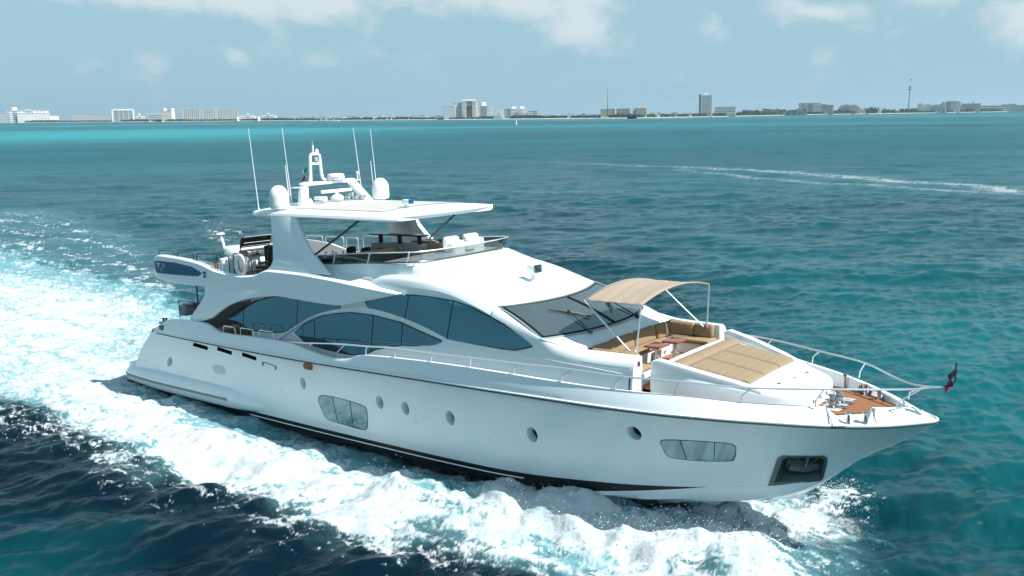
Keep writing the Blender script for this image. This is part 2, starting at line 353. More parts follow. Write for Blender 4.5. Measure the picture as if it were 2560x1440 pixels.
for xg in gap:   # the cut ends of the bulwark at the fairlead
    bul.add([capP(xg, 0), capP(xg, 1), capP(xg, 2), capP(xg, 3)], [(0, 1, 2, 3)])
bul.grid([[capP(x, 0), capP(x, 3)] for x in np.linspace(gap[0], gap[1], 6)])
bp_ = MB(); rows = []
for x in XB:
    n0, n1 = np.array(capP(x, 0)), np.array(capP(x, 1)); rows.append([tuple(n0), tuple(n0*.6+n1*.4+np.array([0, -.02, .02])), tuple(n1), capP(x, 1.5), capP(x, 2), capP(x, 3)])
bp_.grid(rows); bp_ = bp_.mirrored()
hull.mirror()
for q in (bul, bp_): n0 = len(hull.v); hull.v += q.v; hull.f += [tuple(i+n0 for i in f) for f in q.f]
# white forefoot under the chine, forward
def under(x, t):
    yc, zc, zk = float(chY(x)), float(chZ(x)), float(kZ(x))
    if t < .35: s = t/.35; return (x, -(yc-.07*s*min(1, yc)), zc-min(.42, (zc-zk)*.5)*s)
    s = (t-.35)/.65; return (x, -(yc-.07*min(1, yc))*(1-s)**1.0, (zc-min(.42, (zc-zk)*.5))*(1-s)+zk*s)
tb = lambda x: 1.0 if x < 22.9 else .34*min(max((26.9-x)/4.0, .01), 1)
xf = [22.9]+[x for x in XS if x >= 22.95]
ff = MB().grid([[under(x, tb(x)+(1-tb(x))*t) for t in np.linspace(0, 1, 9)] for x in xf]); ff.mirror()
n0 = len(hull.v); hull.v += ff.v; hull.f += [tuple(i+n0 for i in f) for f in ff.f]
# transom
tz = np.linspace(.1, 2.6, 12); hull.grid([[(3.2-shift(3.2, z), y*hy(3.2, z), z) for y in (-1, -.5, 0, .5, 1)] for z in tz])
hull.build('hull', GEL, Y, sharp=32)
xb = [3.2, 22.89]+[x for x in XS if 3.2 < x <= 26.9]+[26.9]
bt = MB().grid([[(u[0]-shift(x, 0)*.98, u[1], u[2]) for u in (under(x, t*tb(x)) for t in np.linspace(0, 1, 9))] for x in sorted(set(xb))]).mirror(); bt.build('hull_bottom', BLACK, Y)
st = MB().grid([[(x, -(float(chY(x))+.0), float(chZ(x))-.13), (x, -(float(chY(x))+.003), float(chZ(x))-.165)] for x in np.arange(9.2, 22.0, .3)]).mirror()
st.build('boot_stripe', DECKW, Y)
# rub rail
rr = MB(); rows = []
for x in [x for x in XB if x >= 3.25]:
    p = rubP(x); n = inward(x); z = float(rubZ(x))
    rows.append([(p[0]-n[0]*a, min(p[1]-n[1]*a, 0) if x < 32 else p[1]-n[1]*a, z+dz) for a, dz in ((-.02, -.024), (.03, -.02), (.04, 0), (.03, .02), (-.02, .024))])
rr.grid(rows).mirror().build('rub_rail', RUBR, Y)
rs = MB(); rows = []
for x in [x for x in XB if x >= 3.3]:
    p = rubP(x); n = inward(x); z = float(rubZ(x))
    rows.append([(p[0]-n[0]*a, min(p[1]-n[1]*a, 0.02), z+dz) for a, dz in ((-.01, .025), (.026, .026), (.026, .06), (-.02, .075))])
rs.grid(rows).mirror().build('rail_strip', GEL, Y)
# main deck
dk = MB(); rows = []
for x in [x for x in XB if x >= 3.3 and x <= 31.97]:
    y = min(capP(x, 3)[1], -.001); xx = capP(x, 3)[0]; rows.append([(xx, y*k, float(DZ(x))+.004) for k in (1, .5, 0, -.5, -1)])
dk.grid(rows).build('deck', TEAK, Y)
# portholes: recessed white bowl and dark glass
for (x, z, rx, rz_) in ports:
    yy = hy(x, z); nrm = Vector(((hy(x+.1, z)-hy(x-.1, z))/.2, 1, (hy(x, z+.1)-hy(x, z-.1))/.2))  # (x, -y, z) surface, outward -y
    m = MB(); g = MB(); rim = MB(); A = np.linspace(0, 2*math.pi, 28, endpoint=False)
    def pt(a, k, d): X = x+rx*k*math.cos(a); Z = z+rz_*k*math.sin(a); return (X-shift(X, Z), -hy(X, Z)+d, Z)
    m.grid([[pt(a, 1.0, 0) for a in A], [pt(a, .96, .03) for a in A], [pt(a, .90, .27) for a in A], [pt(a, .82, .28) for a in A]], close=True)
    pm = m.build('porthole', GEL, Y); 
    g.add([pt(a, .88, .275) for a in A], [tuple(range(28))]); o = g.build('pane', GLASS if 0 else DARK, pm)
    m.mirrored().build('porthole', GEL, Y); 
for p, q in vents:
    m = MB(); h = .075; pr = [(p[0], p[2]-h), (q[0]-.06, q[2]-h), (q[0], q[2]-h*.3), (q[0], q[2]+h), (p[0]+.06, p[2]+h)]
    m.grid([[(a-shift(a, b), -hy(a, b), b) for a, b in pr], [(a-shift(a, b)+.1, -hy(a, b)+.30, b) for a, b in pr]], close=True)
    m.add([(a-shift(a, b)+.1, -hy(a, b)+.30, b) for a, b in pr], [tuple(range(5))])
    o = m.build('air_vent', DARK, Y); m.mirrored().build('air_vent', DARK, Y)
# anchor pocket with its anchor
m = MB(); A0 = [np.array([p[0], -hy(p[0], p[2]), p[2]]) for p in ank]; cen = sum(A0)/len(A0)
nn = np.array([.30, -.80, -.45]); nn = nn/np.linalg.norm(nn)
big = [a+(a-cen)*.075-nn*.0+np.array([0, -.028, 0]) for a in A0]; inn = [a+(cen-a)*.10+np.array([0, -.02, 0]) for a in A0]; deep = [a*.62+cen*.38-nn*.30 for a in A0]
m.grid([[tuple(a) for a in big], [tuple(a) for a in inn], [tuple(a) for a in deep]], close=True); m.add([tuple(a) for a in deep], [tuple(range(len(deep)))])
DSTL = mat('brushed_dark_steel', (.12, .15, .155), .33, metal=.85)
ap = m.build('anchor_pocket', DSTL, Y, sharp=20); m.mirrored().build('anchor_pocket', DSTL, Y, sharp=20)
ex = (A0[3]-A0[0]); ex /= np.linalg.norm(ex); ez = np.cross(ex, -nn); ez /= np.linalg.norm(ez)
if ez[2] < 0: ez = -ez
c0 = cen-nn*.16
an = MB(); P = lambda a, b, d=0: tuple(c0+ex*a+ez*b+nn*d)
an.tube([P(0, .25, .0), P(0, -.16, .04)], [.045, .06], 8); an.tube([P(-.07, .25), P(.07, .25)], .04, 8)
for s in (-1, 1):
    an.add([P(0, -.13, .10), P(s*.38, -.10, .02), P(s*.42, -.20, .02), P(s*.38, -.25, .04), P(0, -.27, .10), P(s*.1, -.07, -.02), P(s*.36, -.06, -.03)], [(0, 1, 2, 3, 4), (0, 5, 6, 1), (1, 6, 2)])
    an.tube([P(0, -.12, .03), P(s*.34, .24, -.02)], .022, 6)
an.build('anchor', mat('galvanised_anchor', (.10, .125, .13), .4, metal=.5), ap)
# hull windows (three panes with thin mullions) on the topsides
def onsurf_patch(poly_px, surf, solver, off, name, mt, parent, nx=40, nz=10, grow=0, mirror=True, cuts=()):
    P = [solver(*p) for p in poly_px]; xz = [(p[0], p[2]) for p in P]; cx_, cz_ = np.mean([p[0] for p in xz]), np.mean([p[1] for p in xz])
    if grow: xz = [((x-cx_)*(1+grow/abs(x-cx_+1e-6) if abs(x-cx_) > .2 else 1)+cx_, z+grow*(1 if z > cz_ else -1)*.9) for x, z in xz]
    xs = np.linspace(min(p[0] for p in xz)+1e-3, max(p[0] for p in xz)-1e-3, nx); rows = []
    for x in xs:
        zs = []
        for i in range(len(xz)):
            (x1, z1), (x2, z2) = xz[i], xz[(i+1) % len(xz)]
            if (x1 <= x) != (x2 <= x): zs.append(z1+(z2-z1)*(x-x1)/(x2-x1))
        lo, hi = min(zs), max(zs); rows.append([(x-(shift(x, z) if surf is hy else 0), -surf(x, z)-off, z) for z in np.linspace(lo, hi, nz)])
    m = MB().grid(rows); o = m.build(name, mt, parent, weld=0)
    return o, m, rows
def mull(px0, px1, surf, solver, parent, off=.012, w=.014):
    p, q = solver(*px0), solver(*px1); rows = []
    for t in np.linspace(0, 1, 8):
        x, z = p[0]*(1-t)+q[0]*t, p[2]*(1-t)+q[2]*t; rows.append([(x-w, -surf(x, z)-off, z), (x+w, -surf(x, z)-off, z)])
    MB().grid(rows).build('mullion', DARK, parent, weld=0)
hw1 = smoothpts([(796, 1003), (803, 990), (830, 992), (870, 1002), (906, 1014), (916, 1022), (919, 1045), (917, 1070), (905, 1073), (870, 1064), (830, 1052), (815, 1044), (803, 1020)], 4, True)
hw2 = smoothpts([(1652, 1106), (1660, 1101), (1700, 1101), (1770, 1105), (1825, 1110), (1838, 1117), (1839, 1128), (1833, 1148), (1822, 1152), (1760, 1152), (1700, 1147), (1672, 1140), (1660, 1125)], 4, True)
for hw, ms in ((hw1, (((831, 992), (846, 1057)), ((875, 1003), (884, 1067)))), (hw2, (((1700, 1101), (1716, 1148)), ((1787, 1106), (1785, 1152))))):
    fr_, m1, _ = onsurf_patch(hw, hy, onhull, .004, 'hull_window', DARK, Y, grow=.02); g, m2, _ = onsurf_patch(hw, hy, onhull, .009, 'pane', HGL, fr_)
    for a, b_ in ms: mull(a, b_, hy, onhull, fr_, .013)
    f2 = m1.mirrored().build('hull_window', DARK, Y, weld=0); m2.mirrored().build('pane', HGL, f2, weld=0)
# oval side lights in the bulwark band, hatch outlines
for (a, b_) in (((758, 906), (782, 926)), ((1063, 926), (1092, 951))):
    x0, y0, x1, y1 = a[0], a[1], b_[0], b_[1]; q = smoothpts([(x0, y0+5), (x0+4, y0+1), (x1-4, y0+3), (x1, y0+8), (x1, y1-4), (x1-4, y1), (x0+5, y1-4), (x0+1, y1-9)], 3, True)
    sf = lambda x, z: hy(x, z) if z < float(rubZ(x)) else float(rubY(x))-.03-(z-float(rubZ(x)))/max(float(capZ(x)-rubZ(x)), .1)*float(capd1(x))
    f1, m1, _ = onsurf_patch(q, sf, lambda px, py: solve(px, py, sf, -3.4), .008, 'fairlead', STEEL, Y, nx=14, nz=6, grow=.03)
    g1, m2, _ = onsurf_patch(q, sf, lambda px, py: solve(px, py, sf, -3.4), .014, 'opening', VARN, f1, nx=14, nz=6)
m = MB()
for a, b_, z in ((660, 690, 905),):
    p, q = onhull(657, 905), onhull(689, 915)
    m.tube([(p[0], -hy(p[0], p[2])-.01, p[2]), (q[0], -hy(q[0], q[2])-.01, q[2])], .012, 5)
    for r in (p, q): m.rbox((r[0], -hy(r[0], r[2])-.012, r[2]-.07), (.05, .03, .12), .01)
m.build('side_ladder_bracket', DSTL, Y)
p1_ = smoothpts([(538, 914), (563, 917), (567, 935), (545, 933)], 3, True)
onsurf_patch(p1_, hy, onhull, .004, 'side_hatch', vary(mat('hatch_grey', (.55, .6, .62), .3), .05), Y, nx=8, nz=5)
for px, py in ((400, 908), (414, 912), (528, 935), (702, 975), (1220, 1098), (1038, 1054)):
    m = MB(); p = onhull(px, py); q = Vector((p[0]-shift(p[0], p[2]), -hy(p[0], p[2]), p[2])); m.lathe([(0, .018), (.05, .016), (.055, 0)], n=14, M4=Matrix.Translation(q)@Matrix.Rotation(math.pi/2, 4, 'X')); m.build('skin_fitting', GEL, Y)
# stern platform with its sponson-like flank
m = MB(); rows = []
for x in np.concatenate([np.linspace(.22, 1, 6), np.linspace(1.4, 9, 18), np.linspace(9.4, 11, 8)]):
    yo = float(interp([.2, .35, 1, 4, 8, 9.5, 11], [2.75, 3.05, 3.34, 3.50, 3.47, 3.35, 3.14])(x)); zt = float(interp([.2, .35, 1, 4, 8, 10, 11], [.5, .62, .78, .86, .88, .74, .55])(x)); zb = float(interp([.2, .5, 1, 9, 10, 11], [.28, .2, .14, .10, .16, .45])(x))
    inn_ = 2.6 if x < 1.5 else float(hy(max(x, 3.2), .6))-.25; zz_ = [zb, zb, zb+(zt-zb)*.2, zb+(zt-zb)*.5, zb+(zt-zb)*.78, zt-.03, zt]
    rows.append([(x, -inn_, zz_[0]), (x, -(yo-.14), zz_[1]), (x, -(yo-.02), zz_[2]), (x, -yo, zz_[3]), (x, -(yo-.03), zz_[4]), (x, -(yo-.14), zz_[5]), (x, -(yo-.30), zz_[6]+.02), (x, -inn_+.1, zz_[6]+.04)])
m.grid(rows); m.add(rows[0], [tuple(range(8))]); m.mirror(); m.rbox((1.2, 0, .55), (2.3, 5.6, .5), .08); m.build('swim_platform', GEL, Y, sharp=50)
m = MB(); rows = []
for x in np.linspace(.5, 8.2, 30):
    yo = float(interp([.2, .35, 1, 4, 8, 9.5], [2.75, 3.05, 3.34, 3.50, 3.47, 3.35])(x)); rows.append([(x, -yo+.02, .40), (x, -yo-.03, .41), (x, -yo-.04, .45), (x, -yo-.03, .49), (x, -yo+.02, .50)])
m.grid(rows).mirror().build('platform_fender', mat('grey_fender', (.22, .27, .28), .4), Y)
# stern quarter mooring gear
for s in (1, -1):
    m = MB().rbox((3.75, -3.05*s, 2.86), (.5, .3, .06), .02)
    m.lathe([(.05, 0), (.04, .14), (.08, .18), (0, .2)], (3.75, -3.1*s, 2.88), 10); m.lathe([(.05, 0), (.04, .14), (.08, .18), (0, .2)], (3.95, -3.1*s, 2.9), 10); m.rbox((3.9, -3.3*s, 2.72), (.34, .08, .2), .03)
    m.build('stern_fairlead', DSTL, Y)
# ---- deckhouse walls, side windows
wY = interp([6, 12, 15, 18, 20, 22.4, 24, 25.3], [2.62, 2.66, 2.86, 2.93, 2.92, 2.86, 2.80, 2.70])
wK = interp([6, 17.5, 19.5, 26], [.085, .085, .13, .13])
def wy(x, z): return float(wY(x))-float(wK(x))*(z-3.5)
def onwall(px, py): return solve(px, py, wy)
sh_top = interp([15.6, 17.2, 18.5, 20, 20.7, 21.5, 22.42, 23, 24, 25.3], [5.0, 5.2, 5.15, 4.82, 4.58, 4.25, 3.88, 3.72, 3.62, 3.60])
m = MB(); rows = []
for x in np.arange(9.0, 25.31, .15):
    zt = float(sh_top(x)) if x > 15.6 else 4.75
    rows.append([(x, -wy(x, z), z) for z in np.linspace(2.2, zt, 12)])
m.grid(rows); m.add([(9.0, -wy(9, z), z) for z in (2.2, 4.75)]+[(9.0, wy(9, z), z) for z in (4.75, 2.2)], [(0, 1, 2, 3)]); m.mirror().build('deckhouse', GEL, Y)
wins = [ # outline, mullions
 ([(569, 794), (600, 770), (640, 753), (675, 744), (705, 741), (760, 746), (805, 749), (830, 758), (850, 766), (852, 770), (840, 778), (825, 783), (800, 790), (760, 806), (735, 822), (705, 830), (680, 831), (640, 826), (600, 812), (580, 803)], (((611, 763), (609, 817)), ((747, 745), (741, 820)))),
 ([(737, 829), (760, 813), (800, 793), (840, 785), (880, 782), (930, 788), (1000, 806), (1050, 829), (1100, 851), (1105, 855), (1090, 861), (1072, 864), (1040, 863), (1003, 862), (970, 866), (940, 872), (915, 884), (880, 886), (850, 881), (800, 868), (765, 855)], (((788, 799), (787, 868)), ((935, 788), (928, 878)), ((1008, 808), (1004, 862)))),
 ([(913, 758), (930, 750), (960, 744), (1000, 739), (1040, 738.5), (1090, 745), (1134, 753), (1180, 769), (1220, 790), (1260, 812), (1300, 838), (1330, 862), (1330, 865), (1310, 870), (1285, 874), (1240, 868), (1180, 858), (1124, 850), (1118, 846), (1080, 826), (1040, 806), (1010, 796), (960, 782), (925, 773)], (((1023, 739), (1013, 797)), ((1134, 753), (1118, 846))))]
for k, (poly, ms) in enumerate(wins):
    fr_, m1, _ = onsurf_patch(poly, wy, onwall, .012, 'side_window', DARK, Y, nx=90, grow=.03)
    g, m2, _ = onsurf_patch(poly, wy, onwall, .02, 'pane', GLASS, fr_, nx=90)
    for a, b_ in ms: mull(a, b_, wy, onwall, fr_, .026)
    f2 = m1.mirrored().build('side_window', DARK, Y, weld=0); m2.mirrored().build('pane', GLASS, f2, weld=0)
# raised arched bands between the windows; thin forward tail shapes a highlight line
for band, w_ in ([[(672, 868), (700, 846), (740, 818), (790, 790), (840, 777), (890, 773), (940, 777), (1000, 795), (1060, 820), (1110, 846), (1122, 852), (1200, 866), (1290, 882), (1400, 905), (1480, 920), (1556, 935)], .05],):
    pts = [onwall(*p) for p in smoothpts([(*p, 0) for p in band], 4) for p in [(p[0], p[1])]]
    m = MB(); rows = []
    for i, p in enumerate(pts):
        x, z = p[0], p[2]; q = pts[min(i+1, len(pts)-1)]; q0 = pts[max(i-1, 0)]; t = np.array([q[0]-q0[0], q[2]-q0[2]]); t /= np.linalg.norm(t); n = np.array([-t[1], t[0]])
        w_ = .05 if x < 19 else max(.05-.012*(x-19), .012); rows.append([(x+n[0]*a, -wy(x, z)-d*min(1, w_/.05), z+n[1]*a) for a, d in ((-w_, .0), (-w_*.8, .045), (0, .06), (w_*.8, .045), (w_, 0))])
    m.grid(rows).mirror().build('window_arch_band', GEL, Y, sharp=80)
# ---- outer band of the flybridge and the fashion plates
zb_ = interp([3.5, 3.9, 6.9, 9.4, 11.7, 14.3, 15.6, 17.3], [4.85, 4.66, 4.58, 4.64, 4.52, 4.42, 4.64, 4.98]); zt_ = interp([3.45, 3.7, 4.17, 5.43, 6.76, 8.14, 9.47, 10.2, 11.02, 12.5, 13.9, 15.6, 17.3], [5.40, 5.58, 5.66, 5.62, 5.51, 5.24, 5.16, 5.22, 5.44, 5.42, 5.33, 5.16, 5.00])
yo_ = interp([3.45, 3.7, 5, 8, 11, 13, 15, 16.3, 17.3], [3.05, 3.2, 3.28, 3.3, 3.28, 3.22, 3.08, 2.98, 2.86])
def by(x, z): return float(yo_(x))+.035*math.sin(min(max((z-4.55)/.9, 0), 1)*math.pi)
m = MB(); rows = []
for x in np.concatenate([[3.45, 3.5, 3.6, 3.75], np.arange(4, 17.3, .2), [17.3]]):
    zb, zt, yo = float(zb_(x)), float(zt_(x)), float(yo_(x)); zt = max(zt, zb+.03)
    r = [(x, -(yo-.45 if x < 13 else min(yo-.05, wy(x, zb)-.02)), zb+.03), (x, -(yo-.06), zb)]+[(x, -by(x, zb+(zt-zb)*t), zb+.04+(zt-zb-.10)*t) for t in (0, .25, .5, .75, 1)]+[(x, -(yo-.05), zt-.02), (x, -(yo-.12), zt), (x, -(yo-.20), zt-.01), (x, -(yo-.24), min(zt-.02, 4.98) if x < 11.2 else zt-.03)]
    rows.append(r)
m.grid(rows); m.add(rows[0], [tuple(range(len(rows[0])))]); m.mirror().build('flybridge_coaming', GEL, Y, sharp=45)
pl = [(697, 722), (702, 740), (652, 741), (615, 747), (577, 760), (552, 777), (530, 795), (512, 802), (475, 797), (480, 790), (500, 760), (515, 735), (515, 722), (511, 705), (600, 700)]
pl = smoothpts([(510, 802, 0), (490, 803, 0), (475, 798, 0), (479, 789, 0), (499, 760, 0), (512, 738, 0), (513, 722, 0)], 4)+[(513, 705), (700, 705), (702, 741)]+smoothpts([(680, 741, 0), (652, 742, 0), (615, 748, 0), (577, 761, 0), (552, 777, 0), (530, 795, 0)], 4)
pz = [un(p[0], p[1], y=-3.24) for p in pl]
m = MB().prism([(p[0], p[2]) for p in pz], -3.26, -3.10); m.mirror().build('fashion_plate', GEL, Y, bevel=.03)
# curved soffit edge carrying the rear window recess into the band
m = MB().rbox((7.6, 0, 4.72), (8.2, 6.1, .18), .05); m.build('flybridge_soffit', GEL, Y)
for s in (1, -1): MB().tube([(5.75, -2.75*s, 3.0), (5.75, -2.75*s, 4.66)], .035, 10).build('support_pole', DSTL, Y)
# saloon bulkhead and cockpit seat
m = MB().rbox((9.05, 0, 3.5), (.08, 5.0, 2.4), .02); m.build('saloon_door', GLASS, Y)
m = MB().rbox((4.9, 0, 3.0), (1.0, 4.6, .9), .12); m.build('cockpit_bench', GREYP, Y)
m = MB().rbox((4.35, -2.2, 3.35), (.5, .9, .45), .1).rbox((4.6, -2.2, 3.6), (.5, .7, .08), .03); m.build('cockpit_locker', GREYP, Y)
m = MB().tube([(4.4, -2.75, 3.1), (4.4, -2.75, 3.78), (5.5, -2.75, 3.78), (5.5, -2.75, 3.1)], .022, 8); m.build('cockpit_handrail', STEELD, Y)
# blue name panels with the yacht's mark
ppx = [(383, 651), (400, 652), (440, 657), (480, 667), (500, 679), (505, 684), (496, 691), (440, 687), (392, 682)]
onb = lambda px, py: solve(px, py, by, -3.3)
npn, m1, _ = onsurf_patch(ppx, by, onb, .006, 'name_panel', NAVY, Y, nx=30); m1.mirrored().build('name_panel', NAVY, Y, weld=0)
tp = onb(404, 668)
text_mesh('V', 'letter', CHAR, .30, Matrix.Translation((tp[0]-.20, -by(tp[0], tp[2])-.03, tp[2]+.05)) @ Matrix.Rotation(math.pi/2, 4, 'X'), npn, shear=.25)
text_mesh('x', 'letter', CHAR, .24, Matrix.Translation((tp[0]+.0, -by(tp[0], tp[2])-.03, tp[2]-.07)) @ Matrix.Rotation(math.pi/2, 4, 'X'), npn, shear=.25)
text_mesh('V', 'letter', CHAR, .30, Matrix.Translation((tp[0]+.17, -by(tp[0], tp[2])-.03, tp[2]+.05)) @ Matrix.Rotation(math.pi/2, 4, 'X'), npn, shear=.25)
p = onb(512, 682); MB().rbox((p[0], -by(p[0], p[2])-.03, p[2]), (.12, .06, .1), .015).rbox((p[0]+.03, -by(p[0], p[2])-.05, p[2]-.12), (.07, .08, .12), .02).build('side_lamp', STEELD, Y)
# sharp styling crease under the aft deck edge
p = [onb(*q) for q in ((565, 692), (590, 703), (608, 712))]
# ---- superstructure roof
ST = {15.66: [(2.80, 4.95), (2.72, 5.22), (2.60, 5.38), (2.52, 5.40), (2.42, 5.36), (2.38, 5.62), (2.34, 5.80), (1.2, 5.83), (0, 5.84)],
 16.4: [(2.84, 5.0), (2.76, 5.30), (2.64, 5.47), (2.55, 5.50), (2.43, 5.40), (2.38, 5.66), (2.34, 5.82), (1.2, 5.85), (0, 5.86)],
 17.2: [(2.84, 5.1), (2.76, 5.34), (2.64, 5.50), (2.54, 5.52), (2.44, 5.42), (2.38, 5.66), (2.28, 5.82), (1.2, 5.86), (0, 5.87)],
 18.0: [(2.82, 5.08), (2.74, 5.30), (2.62, 5.46), (2.52, 5.49), (2.42, 5.46), (2.32, 5.54), (2.16, 5.66), (1.2, 5.69), (0, 5.71)],
 19.0: [(2.79, 4.95), (2.70, 5.14), (2.58, 5.28), (2.48, 5.33), (2.38, 5.35), (2.26, 5.38), (2.08, 5.42), (1.2, 5.44), (0, 5.45)],
 20.0: [(2.76, 4.68), (2.68, 4.88), (2.57, 5.01), (2.48, 5.05), (2.38, 5.08), (2.24, 5.11), (2.0, 5.14), (1.2, 5.17), (0, 5.18)],
 20.7: [(2.74, 4.45), (2.67, 4.64), (2.58, 4.77), (2.50, 4.83), (2.38, 4.87), (2.22, 4.90), (1.9, 4.94), (1.2, 4.97), (0, 4.99)]}
for x in ST:
    ST[x][0] = (wy(x, ST[x][0][1]), ST[x][0][1]); ST[x][1] = (min(ST[x][1][0], ST[x][0][0]-.03), ST[x][1][1]); ST[x][2] = (min(ST[x][2][0], ST[x][1][0]-.06), ST[x][2][1]); ST[x][3] = (min(ST[x][3][0], ST[x][2][0]-.06), ST[x][3][1])
xs_ = sorted(ST); fi = [[interp(xs_, [ST[x][r][c] for x in xs_]) for c in (0, 1)] for r in range(9)]
rf_ = MB(); rows = []
for x in np.arange(15.66, 20.71, .12):
    rows.append([(x, -wy(x, float(sh_top(x))-.25), float(sh_top(x))-.25)]+[(x, -float(fi[r][0](x)), float(fi[r][1](x))) for r in range(9)])
xl = 20.7; last = [(float(fi[r][0](xl)), float(fi[r][1](xl))) for r in range(9)]
def wsU(t): return np.array([21.25-.55*t*t, -2.52*t, 4.78+.04*t*t])       # upper edge of the windshield, t 0..1
def wsL(t): return np.array([23.12-.70*abs(t)**2.2, -2.76*t, 4.08])
# curved front edge of the roof
rows2 = []
for k in np.linspace(0, 1, 6):
    r = []
    for j, (yy, z0) in enumerate(last):
        t = min(yy/2.52, 1.0); 
        if yy > 2.50: r.append((xl, -yy, z0)); continue
        e = wsU(t); a = np.array([xl, -yy, z0]); r.append(tuple(a*(1-k)+e*k))
    rows2.append(r)
rf_.grid(rows); rf_.grid(rows2)
# aft face of the shoulder blister
rf_.add([tuple(p) for p in rows[0][1:6]], [tuple(range(5))])
# A pillar and shoulder down to the cowl, then the coaming beside the lounge
cr = interp([20.7, 21.5, 22.42, 23, 24, 25.3], [4.83, 4.50, 4.12, 3.95, 3.87, 3.86]); cyi = interp([20.7, 21.5, 22.42, 23, 24, 25.3], [2.50, 2.63, 2.76, 2.62, 2.42, 2.32])
rows3 = []
for x in np.arange(20.7, 25.301, .115):
    x = min(x, 25.3); zt = float(sh_top(x))-.1; zc_ = float(cr(x)); yi = float(cyi(x)); yo = wy(x, zt); r = [(x, -wy(x, zt-.15), zt-.15), (x, -yo-.001, zt)]
    for a in np.linspace(0, math.pi/2, 7)[1:]: r.append((x, -(yi+(yo-yi)*math.cos(a)), zt+(zc_-zt)*math.sin(a)))
    rows3.append(r)
rf_.grid(rows3)
rf_.mirror().build('coachroof', GEL, Y, sharp=50)
# windshield: two panes in a dark rubber frame
def wsP(t, s, off=0, inset=0):
    a, b_ = wsU(t), wsL(t); p = a*(1-s)+b_*s; p[2] += .06*math.sin(s*math.pi)+off; p[0] += off*.5; return p
for sgn in (1, -1):
    fr_ = MB(); rows = [[wsP(t, s, -.012)*np.array([1, sgn, 1]) for s in np.linspace(0, 1, 10)] for t in np.linspace(0, 1, 24)]; fr_.grid(rows); 
    fo = fr_.build('windshield', vary(mat('windshield_rubber', (.05, .07, .075), .45), .2), Y)
    pn = MB(); pn.grid([[wsP(t, s, .006)*np.array([1, sgn, 1]) for s in np.linspace(.055, .955, 10)] for t in np.linspace(.018, .955, 24)]); pn.build('pane', WSG, fo)
    rim = [wsP(t, 0, .0) for t in np.linspace(0, 1, 20)]+[wsP(1, s, .0) for s in np.linspace(0, 1, 8)[1:]]+[wsP(t, 1, .0) for t in np.linspace(1, 0, 20)[1:]]
    MB().tube([p*np.array([1, sgn, 1]) for p in rim], .028, 6).build('frame', vary(mat('windshield_frame_grey', (.30, .34, .35), .35), .1), fo)
    in2 = [wsP(t, .055, .01) for t in np.linspace(.02, .955, 20)]+[wsP(.955, s, .01) for s in np.linspace(.055, .955, 8)[1:]]+[wsP(t, .955, .01) for t in np.linspace(.955, .02, 20)[1:]]+[wsP(.02, s, .01) for s in np.linspace(.955, .055, 8)[1:]]
    MB().tube([p*np.array([1, sgn, 1]) for p in in2], .013, 6).build('seal', DARK, fo)
    base = wsP(.46, 1.03, .03)*np.array([1, sgn, 1]); tip = wsP(.40, .50, .10)*np.array([1, sgn, 1])
    w = MB().tube([base, tip], .018, 6).lathe([(.06, -.05), (.05, .06), (0, .07)], tuple(base), 10); wo_ = w.build('wiper', STEELD if sgn > 0 else DARK, fo)
    bl = [wsP(t, s, .05)*np.array([1, sgn, 1]) for t, s in ((.56, .34), (.44, .46), (.32, .60), (.22, .74))]; MB().tube(bl, [.016, .035, .035, .016], 5).build('blade', DARK, wo_)
# cowl between the windshield and the lounge
cw = MB(); rows = []
for t in np.linspace(-1, 1, 41):
    a = wsL(abs(t))*np.array([1, 1 if t >= 0 else -1, 1]); a[2] += .0
    if abs(t) > .999: a = np.array([22.42, -2.76*t, 4.11])
    yb = -min(abs(t)*2.76, 2.42)*(1 if t >= 0 else -1); xbk = 23.62-.14*(abs(yb)/2.4)**2
    b0 = np.array([xbk, yb, 3.90-.02*abs(t)]); mid = a*.5+b0*.5; mid[2] -= .03
    if abs(t) > .999: sg_ = 1 if t > 0 else -1; rows.append([(x, -sg_*(float(cyi(x))+.04), float(cr(x))+.004) for x in (22.40, 22.55, 23.0, 23.5, 23.7)]); continue
    rows.append([tuple(a-np.array([.05, 0, .01])), tuple(a+np.array([.03, 0, -.03])), tuple(mid), tuple(b0), tuple(b0+np.array([.06, 0, -.06]))])
cw.grid(rows).build('windshield_cowl', GEL, Y, sharp=60)
# lounge well: side coamings' inner faces, front ends, floor, benches
m = MB(); rows = []
for x in np.linspace(23.0, 25.3, 12): rows.append([(x, -float(cyi(x)), float(cr(x))), (x, -float(cyi(x))+.06, float(cr(x))-.03), (x, -float(cyi(x))+.07, 3.0)])
m.grid(rows)
zt = float(sh_top(25.3))-.1; yo = wy(25.3, zt); yi = float(cyi(25.3)); end = [(25.3, -wy(25.3, 2.3), 2.3), (25.3, -yo, zt)]+[(25.3, -(yi+(yo-yi)*math.cos(a)), zt+(3.86-zt)*math.sin(a)) for a in np.linspace(0, math.pi/2, 7)[1:]]+[(25.3, -2.24, 3.83), (25.3, -2.24, 2.3)]
m.prism([(p[1], p[2]) for p in end], 25.24, 25.312, axis='x')
m.build('lounge_coaming', GEL, Y, sharp=50); m.mirrored().build('lounge_coaming', GEL, Y, sharp=50)
MB().rbox((24.9, 0, 2.98), (2.2, 4.4, .08), .01).build('lounge_floor', TEAK, Y)
m = MB().rbox((23.78, 0, 3.14), (.72, 4.5, .40), .04)
for s in (1, -1): m.rbox((24.62, -1.93*s, 3.14), (1.3, .58, .40), .04)
bnc = m.build('lounge_bench', DECKW, Y)
m = MB()
for y in (-1.2, .25, 1.0): MB().lathe([(.045, .03), (.06, .012), (.06, 0)], n=12, M4=Matrix.Translation((24.14, y, 3.16)) @ Matrix.Rotation(math.pi/2, 4, 'Y')).build('speaker', GREYP, bnc)
